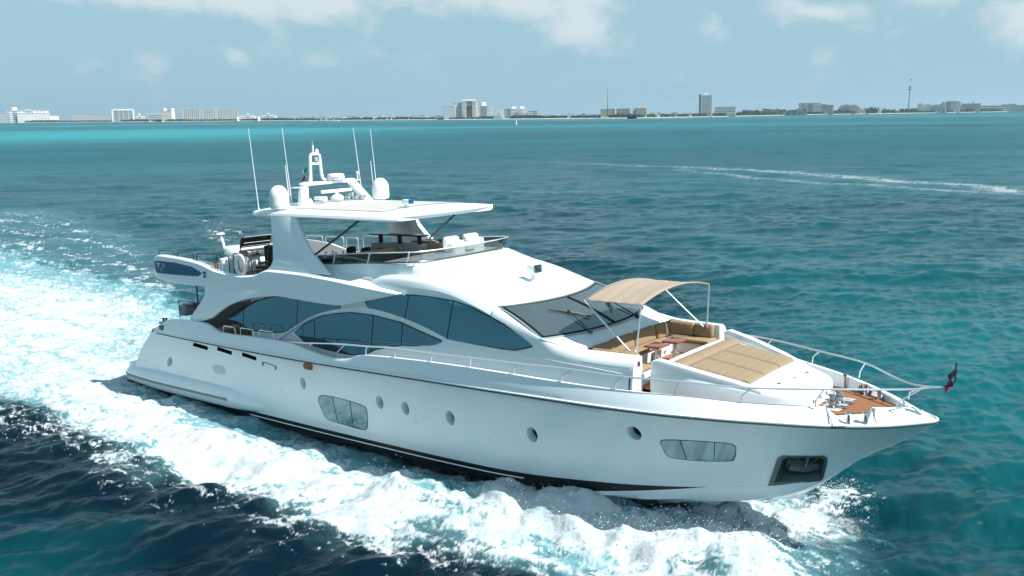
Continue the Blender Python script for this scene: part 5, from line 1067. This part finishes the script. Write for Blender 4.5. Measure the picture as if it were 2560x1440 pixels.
# the open water outside the detailed fan, out to the horizon all round
ring = [0, 30, 80, 200, 600, 2000, 7000, 21000]; ya = 9.0; om = MB(); yl = np.array([9.0, 20, 60, 200, 700, 2500, 8000, 21000]); rows = []
for y in yl: xe = y*.84+4; rows.append([(xe+(24000-xe)*k, y, 0) for k in (0, .002, .01, .05, .2, 1)])
om.grid(rows); om.grid([[(-p[0], p[1], p[2]) for p in r][::-1] for r in rows])
xr = sorted(set([-24000, -2000, -300, -11.56, 11.56, 300, 2000, 24000])); om.grid([[(x, y, 0) for x in xr] for y in (-24000, -3000, -300, -40, 9.0)])
om.f = [f if (Vector(om.v[f[1]])-Vector(om.v[f[0]])).cross(Vector(om.v[f[2]])-Vector(om.v[f[0]])).z > 0 else f[::-1] for f in om.f]
o2 = om.build('open_water', SEA, recalc=False, weld=0); nv = len(o2.data.vertices); co = np.array([v.co[:2] for v in o2.data.vertices]); dd = np.hypot(co[:, 0], co[:, 1])
for nm, arr in (('green', np.full(nv, .3)), ('far', np.clip((dd-60)/800, 0, 1)), ('shoal', np.full(nv, .12))): at = o2.data.attributes.new(nm, 'FLOAT', 'POINT'); at.data.foreach_set('value', arr.astype(np.float32))
tag(o2, kind='structure')
# spray thrown up by the bow wave
ico = bmesh.new(); bmesh.ops.create_icosphere(ico, subdivisions=1, radius=1); iv = np.array([v.co for v in ico.verts]); ico.verts.index_update(); ifc = np.array([[v.index for v in f.verts] for f in ico.faces]); ico.free()
pts = []; szs = []
def along(t):
    i = min(int(t), len(P)-2); f = t-i; return P[i]*(1-f)+P[i+1]*f, RP[i][2]*(1-f)+RP[i+1][2]*f
for _ in range(3600):
    t = .8+rng.beta(1.1, 2.0)*6.9; p, h = along(t); s = rng.normal(0, .75); burst = .5+.5*math.sin(t*5.1)*math.sin(t*2.3+1); z = h*.75+abs(rng.exponential(.16))*(.4+1.1*burst); n_ = np.array([-.6, -.8]); q_ = p+rng.normal(0, .30, 2)+np.array([.55, .8])*s
    pts.append((q_[0], q_[1], z*math.exp(-(s/1.4)**2)+.02)); szs.append(rng.uniform(.004, .013)*(1.7 if rng.random() < .05 else 1))
for _ in range(300):
    t = rng.uniform(0, 1); p = F0*(1-t)+F1*t; a = rng.normal(0, .7); pts.append((p[0]+a*.5+rng.normal(0, .3), p[1]-abs(a)*.8, .3+abs(rng.exponential(.22)))); szs.append(rng.uniform(.004, .011))
S2_ = wat(2085, 1245)[:2]
for _ in range(900): pts.append((S2_[0]+rng.normal(0, .42), S2_[1]+rng.normal(0, .6), abs(rng.exponential(.16)))); szs.append(rng.uniform(.004, .010))
pts = np.array(pts); szs = np.array(szs); vv = (pts[:, None, :]+iv[None]*szs[:, None, None]).reshape(-1, 3); ff_ = (ifc[None]+(np.arange(len(pts))*len(iv))[:, None, None]).reshape(-1, 3)
me = bpy.data.meshes.new('spray'); me.vertices.add(len(vv)); me.vertices.foreach_set('co', vv.astype(np.float32).ravel()); me.loops.add(ff_.size); me.loops.foreach_set('vertex_index', ff_.ravel().astype(np.int32)); me.polygons.add(len(ff_)); me.polygons.foreach_set('loop_start', np.arange(0, ff_.size, 3, dtype=np.int32)); me.polygons.foreach_set('loop_total', np.full(len(ff_), 3, np.int32)); me.update(calc_edges=True)
me.materials.append(vary(mat('spray_white', (.85, .88, .89), .6), .03)); o = bpy.data.objects.new('spray', me); C.objects.link(o); tag(o, 'white droplets of spray above the bow wave', 'spray', kind='stuff')
# ================================================================ THE FAR SHORE
SHX = [-200, 0, 300, 700, 1280, 1600, 1760, 2060, 2200, 2500, 2760]; SHY = [308.5, 307, 305, 302, 298, 295, 292.5, 286.3, 284.5, 279.6, 276]
def shore(px): return wat(px, float(np.interp(px, SHX, SHY)))
pxs = np.arange(-200, 2761, 20); front = [shore(p) for p in pxs]
def back(v, k): return (v[0]*k, v[1]*k)
BEACH = vary(mat('beach_sand', (.62, .57, .47), .9), .08, .02); LAND = vary(mat('dune_scrub', (.10, .13, .07), .95), .35, .03)
m = MB(); m.grid([[(v[0], v[1], -.3), (*back(v, 1.004), .8), (*back(v, 1.012), 1.6), (*back(v, 1.03), 2.0)] for v in front]); tag(m.build('beach', BEACH, recalc=False), kind='structure')
m = MB(); m.grid([[(*back(v, 1.028), 1.6), (*back(v, 1.035), 2.6), (*back(v, 1.35), 3.0)] for v in front]); tag(m.build('land', LAND, recalc=False), kind='structure')
# shore vegetation: many small leaf clumps
LEAF = vary(mat('shore_foliage', (.035, .065, .048), .9), .5, .05); m = MB(); lr = random.Random(5)
vs_ = []; fs_ = []
for px in np.arange(-60, 2620, 2.4):
    gapn = .5+.5*math.sin(px*.021)+.3*math.sin(px*.057+1); dens = 1.0
    hp = 2.2+2.4*max(gapn, .1)+(5 if 2160 < px < 2195 or 2250 < px < 2290 else 0)+(2 if 1240 < px < 2200 else 0)
    if px < 700: hp *= .8
    v = shore(px); d = math.hypot(v[0], v[1]); mpp = d/F
    for k in range(7):
        kk = 1.008+lr.random()*.012; h = hp*mpp*lr.uniform(.3, 1.0)*1.3; cx_, cy_ = v[0]*kk+lr.gauss(0, 2.5), v[1]*kk; r = lr.uniform(1.2, 3.0)*min(mpp, 1.6)
        for q in range(5):
            c = Vector((cx_+lr.gauss(0, r), cy_+lr.gauss(0, r), 1.8+h*lr.uniform(.35, 1))); a, b_ = Vector((lr.uniform(-1, 1), lr.uniform(-.5, .5), lr.uniform(-1, 1))).normalized()*r*.9, Vector((lr.uniform(-1, 1), lr.uniform(-1, 1), lr.uniform(-1, 1))).normalized()*r*.6
            n_ = len(vs_); vs_ += [tuple(c-a), tuple(c+b_), tuple(c+a), tuple(c-b_)]; fs_.append((n_, n_+1, n_+2, n_+3))
        n_ = len(vs_); hz = 1.8+h*.55; vs_ += [(cx_-r, cy_, 1.2), (cx_+r, cy_, 1.2), (cx_+r*.6, cy_+1, hz), (cx_-r*.6, cy_+1, hz)]; fs_.append((n_, n_+1, n_+2, n_+3))
m.add(vs_, fs_); tag(m.build('shore_trees', LEAF, recalc=False, smooth=False, weld=0), 'low dark green belt of palms and scrub along the far beach', 'trees', kind='stuff')
# --- buildings: px extents of the photograph give bearing and size, the shore gives the distance
WHB = vary(mat('white_plaster', (.78, .78, .76), .8), .05, .05); CRM = vary(mat('cream_plaster', (.60, .53, .44), .8), .05, .05); GRB = vary(mat('grey_concrete', (.42, .44, .44), .8), .06, .05); BRN = vary(mat('brown_roofs', (.22, .18, .15), .9), .2, .1)
WIN = mat('far_window_band', (.19, .26, .29), .35); WINL = mat('pale_window_band', (.42, .48, .50), .4)
class Bld:
    def __init__(s, px0, px1, name, lab, cat, k=1.02, group=None):
        v = shore((px0+px1)/2); s.d = math.hypot(v[0], v[1])*k; s.k = k; s.px0 = px0; c = wat((px0+px1)/2, float(np.interp((px0+px1)/2, SHX, SHY))); az = math.atan2(c[0], c[1]); s.az = az
        s.mpp = s.d/F/1.0*math.cos(az)**0; s.t = thing(name, lab, cat, Matrix.Translation((math.sin(az)*s.d, math.cos(az)*s.d, 1.5)) @ Matrix.Rotation(-az, 4, 'Z'), group); s.cx = (px0+px1)/2; s.by = float(np.interp(s.cx, SHX, SHY)); s.sc = s.mpp*math.cos(az)
        s.base = s.by-2.5
    def X(s, px): return (px-s.cx)*s.sc
    def Z(s, py): return (s.base-py)*s.sc+1.5
    def block(s, x0, x1, ytop, mt, wm=None, rows=6, cols=0, dep=18, name='block', y0=0, ybot=None, frame=.6, slant0=0, slant1=0):
        X0, X1_, Z1 = s.X(x0), s.X(x1), s.Z(ytop); Z0 = -1.5 if ybot is None else s.Z(ybot)
        m = MB().prism([(X0, Z0), (X1_, Z0), (X1_-slant1*(Z1-Z0), Z1), (X0+slant0*(Z1-Z0), Z1)], y0, y0+dep); o = m.build(name, mt, s.t, weld=0, smooth=False)
        if wm:
            w = MB(); n = rows; hh_ = (Z1-max(Z0, 0))/n
            for i in range(n):
                za = max(Z0, 0)+hh_*(i+.30); zc = za+hh_*.42; u = (zc-Z0)/(Z1-Z0); a, b_ = X0+slant0*(zc-Z0)+frame, X1_-slant1*(zc-Z0)-frame
                nc = cols or 1; wd_ = (b_-a)/nc
                for c_ in range(nc): w.add([(a+wd_*c_+.12*wd_*(nc > 1), y0-.12, za), (a+wd_*(c_+1)-.12*wd_*(nc > 1), y0-.12, za), (a+wd_*(c_+1)-.12*wd_*(nc > 1), y0-.12, zc), (a+wd_*c_+.12*wd_*(nc > 1), y0-.12, zc)], [(0, 1, 2, 3)])
            w.build('window_rows', wm, s.t, weld=0, smooth=False, recalc=False)
            w = MB()
            for i in range(n+1):
                z_ = max(Z0, 0)+hh_*i
                if i: w.box(((X0+X1_)/2, y0-.5, z_-.25), (max(X1_-X0-1.0-(slant0+slant1)*(z_-Z0), 1), 1.0, .5))
            w.build('balcony_slabs', mt, s.t, weld=0, smooth=False)
        return o
    def cols(s, xs_, ytop, mt, w=.9, dep=2):
        m = MB()
        for x in xs_: m.box((s.X(x), -1.0, (s.Z(ytop)-1.5)/2), (w, dep, s.Z(ytop)+1.5))
        m.build('pier', mt, s.t, weld=0, smooth=False)
b = Bld(0, 140, 'resort_hotel', 'wide stepped white resort with small roof towers at the far left of the skyline', 'hotel')
b.block(0, 30, 283, GRB, WINL, 5, 4); b.block(28, 118, 276, WHB, WIN, 6, 12); b.block(66, 84, 275, WHB, None); b.block(66, 76, 274, WHB, dep=22); b.block(38, 50, 268, WHB, None); b.block(48, 120, 284, WHB, WINL, 4, 10, y0=-14, dep=12)
for x in (85, 113): MB().lathe([(3.2*b.sc*1.2, 0), (3.2*b.sc*1.2, 4*b.sc), (0, 7*b.sc)], (b.X(x), 6, b.Z(283)), 10).build('dome_tower', WHB, b.t)
b.block(118, 140, 290, WHB, None)
for (x0, x1, yt, lab, mt, c_) in ((182, 210, 285, 'pale grey low block left of the slanted-frame slab', GRB, 3), (212, 242, 286, 'wider pale grey low block left of the slanted-frame slab', GRB, 4), (243, 276, 287, 'lowest pale block just left of the slanted-frame slab', GRB, 6)):
    b = Bld(x0, x1, 'apartment_block', lab, 'building', 1.06); b.block(x0, x1, yt, mt, WINL, 5, c_*2)
b = Bld(284, 334, 'slab_hotel', 'glass-fronted slab hotel in a white frame with four bays', 'hotel', 1.015)
b.block(287, 332, 275, GRB, WIN, 11, 4); b.block(284, 334.5, 273, WHB, ybot=276.5, y0=-1.5); b.block(284, 287.5, 273, WHB, y0=-1.5, dep=20); b.block(331, 335, 273, WHB, y0=-1.5, dep=20); b.cols((300, 310, 321), 275, WHB, 1.4)
b = Bld(343, 362, 'apartment_block', 'small pale block with a stair tower right of the slanted-frame slab', 'building'); b.block(343, 362, 288, WHB, WINL, 4, 5); b.block(348, 353, 284, WHB)
b = Bld(373, 407, 'low_hotel', 'low grey hotel under a flat white roof', 'hotel'); b.block(374, 406, 286, GRB, WIN, 3, 8); b.block(372, 408, 284.6, WHB, ybot=286, y0=-1.5)
b = Bld(407, 446, 'tower_cluster', 'cream block with two taller grey towers behind, left-most of the tower row', 'towers'); b.block(407, 430, 278, CRM, WINL, 8, 4); b.block(408, 445, 271.5, GRB, WINL, 12, 9, y0=25); b.block(412, 420, 270.5, WHB, y0=24); b.block(430, 438, 270.5, WHB, y0=24)
for (x0, x1, lab, c_) in ((461, 499, 'striped pale twin tower, second group of the tower row', 9), (509, 539, 'striped pale tower, third group of the tower row', 8), (545, 594, 'widest striped pale tower at the right end of the tower row', 13)):
    b = Bld(x0, x1, 'apartment_tower', lab, 'tower', 1.03); b.block(x0, x1, 272.5, GRB, WIN, 12, c_*2); b.cols(np.linspace(x0+.7, x1-.7, c_), 271.8, WHB, 1.6)
for (x0, x1, yt, lab) in ((600, 636, 286.5, 'low white block right of the tower row'), (652, 688, 285.5, 'white stepped low block, the second right of the tower row')):
    b = Bld(x0, x1, 'low_hotel', lab, 'hotel'); b.block(x0, x1, yt, WHB, WINL, 3, 8); b.block(x0+(x1-x0)*.45, x0+(x1-x0)*.65, yt-2, WHB); b.block(x0-6, x1+4, yt+5, WHB)
lr = random.Random(9); hl = ['small white shore house among trees', 'small cream shore house among trees', 'low pale shore building among trees']
for px in list(range(702, 1100, 11))+list(range(1346, 1495, 9))+list(range(1625, 1742, 9))+list(range(2170, 2262, 12)):
    w = lr.uniform(6, 15); mt = lr.choice((WHB, CRM, GRB)); j = (WHB, CRM, GRB).index(mt); sd = 'between the tower row and the arch-shaped hotel' if px < 1100 else 'between the stepped hotel and the thin mast' if px < 1500 else 'left of the tall tower' if px < 1750 else 'left of the observation tower'
    b = Bld(px, px+w, 'shore_house', hl[j]+' '+sd, 'house', lr.uniform(1.008, 1.03), 'houses along the far shore '+sd); y_ = float(np.interp(px, SHX, SHY))-lr.uniform(5.5, 12)
    b.block(px, px+w, y_, mt, WINL, 2, 3, dep=10)
    if lr.random() < .5: b.block(px+w*.2, px+w*.6, y_-1.5, mt, dep=8, name='roof_room')
b = Bld(1110, 1230, 'arch_hotel', 'big white stepped hotel with a tall square archway in the middle', 'hotel', 1.03)
b.block(1110, 1140, 266, WHB, WINL, 10, 7); b.block(1135, 1158, 258.5, WHB, WIN, 12, 6, y0=4); b.block(1155.5, 1166, 251, WHB, WIN, 16, 2, y0=-6); b.block(1181, 1191.5, 251, WHB, WIN, 16, 2, y0=-6); b.block(1155.5, 1191.5, 250, WHB, ybot=255, y0=-7); b.block(1165, 1182, 255, GRB, WIN, 5, 7, ybot=267, y0=-4); b.block(1163, 1184, 267, GRB, WIN, 8, 4, y0=16, dep=6)
b.block(1190, 1206, 258.5, WHB, WIN, 12, 5, y0=2); b.block(1205, 1216, 257, WHB, y0=8); b.block(1203, 1217, 267, GRB, WIN, 9, 5); b.block(1217, 1230, 265, WHB, WINL, 9, 2)
b = Bld(1232, 1345, 'stepped_hotel', 'pair of white terraced wedges with stepped ends and roof pavilions', 'hotel', 1.012)
b.block(1231, 1260, 272.5, WHB, WINL, 7, 8, slant0=.95); b.block(1258, 1276, 273, GRB, WINL, 6, 6, y0=6); b.block(1276, 1318, 273, WHB, WINL, 7, 12, slant0=.0, y0=4); b.block(1284, 1318, 272.5, WHB, WINL, 7, 9, slant0=.95); b.block(1280, 1291, 267.5, WHB, y0=8); b.block(1300, 1311, 267, WHB, y0=8)
b = Bld(1320, 1344, 'apartment_block', 'small pair of pale towers right of the terraced wedges', 'building'); b.block(1320, 1331, 279, WHB, WINL, 4, 2); b.block(1331, 1344, 278, CRM, WINL, 4, 3)
b = Bld(1517, 1520, 'flag_mast', 'tall thin mast standing in front of the long cream hotel', 'mast', 1.004); MB().tube([(0, 0, 0), (0, 0, b.Z(222))], [.9, .35], 8).build('pole', DSTL, b.t); MB().box((0, 0, 1), (4, 4, 2)).build('plinth', WHB, b.t)
b = Bld(1502, 1574, 'long_hotel', 'long cream five-storey hotel behind the thin mast', 'hotel', 1.012); b.block(1502, 1517, 274, CRM, WINL, 6, 5); b.block(1516, 1574, 273, CRM, WIN, 6, 19); b.block(1537, 1540, 272, WHB, dep=20, y0=-2)
b = Bld(1582, 1616, 'square_hotel', 'squarish cream hotel with a grey side wing, right of the dark ship', 'hotel', 1.012); b.block(1590, 1616, 271, CRM, WINL, 7, 6); b.block(1582, 1591, 272, GRB, y0=3); b.block(1594, 1612, 269.6, CRM, y0=6, dep=6)
b = Bld(1747, 1781, 'tower_hotel', 'tallest grey-white tower hotel with dark horizontal floor bands', 'hotel', 1.012); b.block(1752, 1780, 239, WHB, WIN, 19, 1, dep=16, frame=2.5); b.block(1747, 1752.5, 238, GRB, WIN, 18, 2, y0=2); b.block(1760, 1768, 235.5, WHB, y0=4, dep=8); b.block(1752, 1780, 238, WHB, ybot=241, y0=-.8)  # left strip: the tower's shaded side put into the grey colour
b = Bld(1785, 1840, 'bar_hotel', 'low wide grey-white hotel with five floor bands beside the tall tower', 'hotel', 1.010); b.block(1786, 1839, 270, WHB, WIN, 5, 1, frame=2); b.block(1786, 1838, 267.3, GRB, WIN, 1, 8, y0=3); b.block(1784, 1788, 268, WHB, y0=-1)
b = Bld(1900, 2012, 'village_resort', 'brown-roofed resort village of jumbled low blocks', 'resort', 1.008)
lr = random.Random(2)
for x in range(1852, 2008, 8): y_ = 277-(2.5 if 1900 < x < 1960 else 0)+lr.uniform(-2, 2.5)-(x-1852)*.008; b.block(x, x+9, y_, lr.choice((CRM, WHB, GRB)), WIN, 4, 3, y0=lr.uniform(-3, 6), dep=10); b.block(x-.5, x+8, y_-1.3, BRN, ybot=y_+.4, y0=lr.uniform(-4, 3), dep=9, name='roof')
b = Bld(1998, 2080, 'conference_hotel', 'grey-white block hotel with a dark central window strip behind trees', 'hotel', 1.03); b.block(1998, 2012, 258, GRB, y0=0); b.block(2011, 2051, 258, WHB, WIN, 8, 6); b.block(2022, 2032, 259, GRB, WIN, 8, 3, y0=-2); b.block(2051, 2064, 262, GRB, WINL, 7, 3); b.block(2064, 2080, 263.5, CRM, WIN, 7, 2)
b = Bld(2088, 2166, 'pyramid_hotel', 'cream trapezoid hotel with sloping ends like a truncated pyramid', 'hotel', 1.012); b.block(2087, 2168, 263, CRM, WINL, 6, 1, slant0=.72, slant1=1.35, frame=4); b.block(2112, 2121, 260.5, GRB, y0=6, dep=6)
b = Bld(2268, 2273, 'observation_tower', 'tall slender observation tower with a cabin ring and a flag on top', 'tower', 1.006)
MB().tube([(0, 0, -1), (0, 0, b.Z(217))], [2.4*b.sc*.45, 1.6*b.sc*.45], 12).build('shaft', DSTL, b.t); MB().lathe([(.5, 0), (4.2*b.sc, .3*b.sc), (4.2*b.sc, 1.4*b.sc), (.8*b.sc, 2.0*b.sc)], (0, 0, b.Z(226)), 16).build('cabin_ring', STEELD, b.t); MB().lathe([(1*b.sc, 0), (1.8*b.sc, 1.5*b.sc), (1.8*b.sc, 4*b.sc), (.3, 5*b.sc)], (0, 0, b.Z(222)), 12).build('head', STEELD, b.t); MB().tube([(0, 0, b.Z(217)), (.3, 0, b.Z(199))], .22, 6).build('staff', STEELD, b.t); MB().box((1.6*b.sc, 0, b.Z(201.5)), (3*b.sc, .1, 2*b.sc)).build('flag_cloth', GRN, b.t)
b = Bld(2296, 2365, 'villa_hotel', 'white hotel of many small gabled roofs behind palms', 'hotel', 1.012)
for (x0, x1, yt) in ((2296, 2310, 259), (2308, 2332, 261.5), (2330, 2346, 262), (2344, 2358, 260), (2350, 2359, 256.5), (2278, 2300, 270), (2300, 2362, 267)): b.block(x0, x1, yt+2, WHB, WINL, 4, 3, y0=(x0 % 5), dep=10); MB().prism([(b.X(x0)-.6, b.Z(yt+2)), (b.X(x1)+.6, b.Z(yt+2)), (b.X((x0+x1)/2), b.Z(yt-1))], (x0 % 5)-.8, (x0 % 5)+10.5).build('gable_roof', CRM, b.t, smooth=False)
b = Bld(2365, 2398, 'modern_block', 'white seven-storey block with dark windows and stepped top', 'building', 1.01); b.block(2365, 2375, 254, GRB, WIN, 7, 2); b.block(2374, 2391, 252.5, WHB, WIN, 7, 4); b.block(2390, 2398, 254, WHB); b.block(2378, 2387, 250, WHB, y0=4, dep=6)
b = Bld(2398, 2448, 'hip_roof_hotel', 'broad grey hotel with a small white rooftop pavilion', 'hotel', 1.016); b.block(2398, 2431, 259, GRB, WINL, 5, 9, slant0=.35); b.block(2430, 2447, 259, CRM, WINL, 5, 5); b.block(2427, 2433, 253.5, WHB, y0=5, dep=6)
b = Bld(2450, 2556, 'long_resort', 'long low grey-white resort at the far right with open balconies', 'hotel', 1.010); b.block(2450, 2556, 263.5, WHB, WIN, 3, 24); b.block(2502, 2535, 261, BRN, y0=4, dep=8); b.block(2520, 2534, 259.5, WHB, y0=6, dep=6); b.block(2554, 2566, 261, WHB, WINL, 3, 2)
# --- boats and marks on the water
def boat_at(px, py, name, lab, cat, rz=0, group=None):
    v = wat(px, py); d = math.hypot(v[0], v[1]); az = math.atan2(v[0], v[1]); return thing(name, lab, cat, Matrix.Translation((v[0], v[1], 0)) @ Matrix.Rotation(-az+rz, 4, 'Z'), group), d/F*math.cos(az)
def small_boat(px0, px1, py, h, lab, mt, group=None):
    t, s = boat_at((px0+px1)/2, py, 'motor_boat', lab, 'boat', 0, group); L2 = (px1-px0)/2*s; m = MB(); rows = []
    for x in np.linspace(-1, 1, 11): w = L2*.28*(1-max(x, 0)**2.5); rows.append([(x*L2, -w, h*.45*s*(1+.2*x)), (x*L2, -w*.8, -.2), (x*L2, w*.8, -.2), (x*L2, w, h*.45*s*(1+.2*x))])
    m.grid(rows, close=True); m.add(rows[0], [(0, 1, 2, 3)]); m.build('hull', mt, t); MB().rbox((-L2*.1, 0, h*.62*s), (L2*1.0, L2*.35, h*.4*s), .15).build('cabin', mt, t); MB().rbox((-L2*.1, 0, h*.62*s), (L2*1.01, L2*.36, h*.12*s), .05).build('window_band', WIN, t); MB().rbox((-L2*.2, 0, h*.92*s), (L2*.5, L2*.25, h*.2*s), .1).build('flybridge', mt, t)
small_boat(1656, 1690, 293.6, 5, 'white motor cruiser off the beach left of the tall tower', WHB); small_boat(1700, 1722, 292.6, 5, 'smaller white motor cruiser between the other cruiser and the tall tower', WHB)
small_boat(826, 850, 302.6, 3.2, 'small white boat near the beach at the centre left', WHB); small_boat(2126, 2140, 287.4, 3, 'small pale boat in front of the truncated pyramid hotel', GRB)
t, s = boat_at(1580, 297, 'dark_ship', 'black tour ship lying in front of the cream hotels', 'ship')
m = MB(); rows = []
for x in np.linspace(-1, 1, 13): w = 2.2*s*(1-abs(x)**4); rows.append([(x*12*s, -w, (4.2+1.2*x*x)*s), (x*12*s*.93, -w*.7, -.3), (x*12*s*.93, w*.7, -.3), (x*12*s, w, (4.2+1.2*x*x)*s)])
m.grid(rows, close=True); m.build('hull', DARK, t); m = MB().rbox((5*s, 0, 6.2*s), (7*s, 3*s, 4*s), .2).rbox((-5*s, 0, 5.6*s), (9*s, 3*s, 2.6*s), .2); m.build('deck_house', DARK, t)
for x, h in ((-6, 9), (0, 11), (5, 13)): MB().tube([(x*s, 0, 3*s), (x*s, 0, h*s)], .12*s+.1, 6).build('mast', DARK, t)
t, s = boat_at(1291, 311.5, 'channel_marker', 'slim pale channel marker buoy in the open water', 'buoy'); MB().lathe([(1.9*s, 0), (2.0*s, 1.5*s), (1.1*s, 3*s), (.7*s, 11*s), (0, 12*s)], n=10).build('body', DECKW, t)
# ---------------------------------------------------------------- air: one box of thin haze
xs0 = 24000+60
hz = MB().box((0, 0, 150-3), (2*xs0, 48200, 306)); HM = bpy.data.materials.new('haze_air'); HM.use_nodes = True; hn = HM.node_tree
for n in list(hn.nodes):
    if n.type == 'BSDF_PRINCIPLED': hn.nodes.remove(n)
pv = hn.nodes.new('ShaderNodeVolumePrincipled'); pv.inputs['Color'].default_value = (.62, .84, 1.0, 1); pv.inputs['Density'].default_value = HAZE_D; pv.inputs['Anisotropy'].default_value = .2
hn.links.new(pv.outputs[0], [n for n in hn.nodes if n.type == 'OUTPUT_MATERIAL'][0].inputs['Volume'])
if HAZE_D > 0: tag(hz.build('haze', HM, weld=0, smooth=False), kind='stuff')
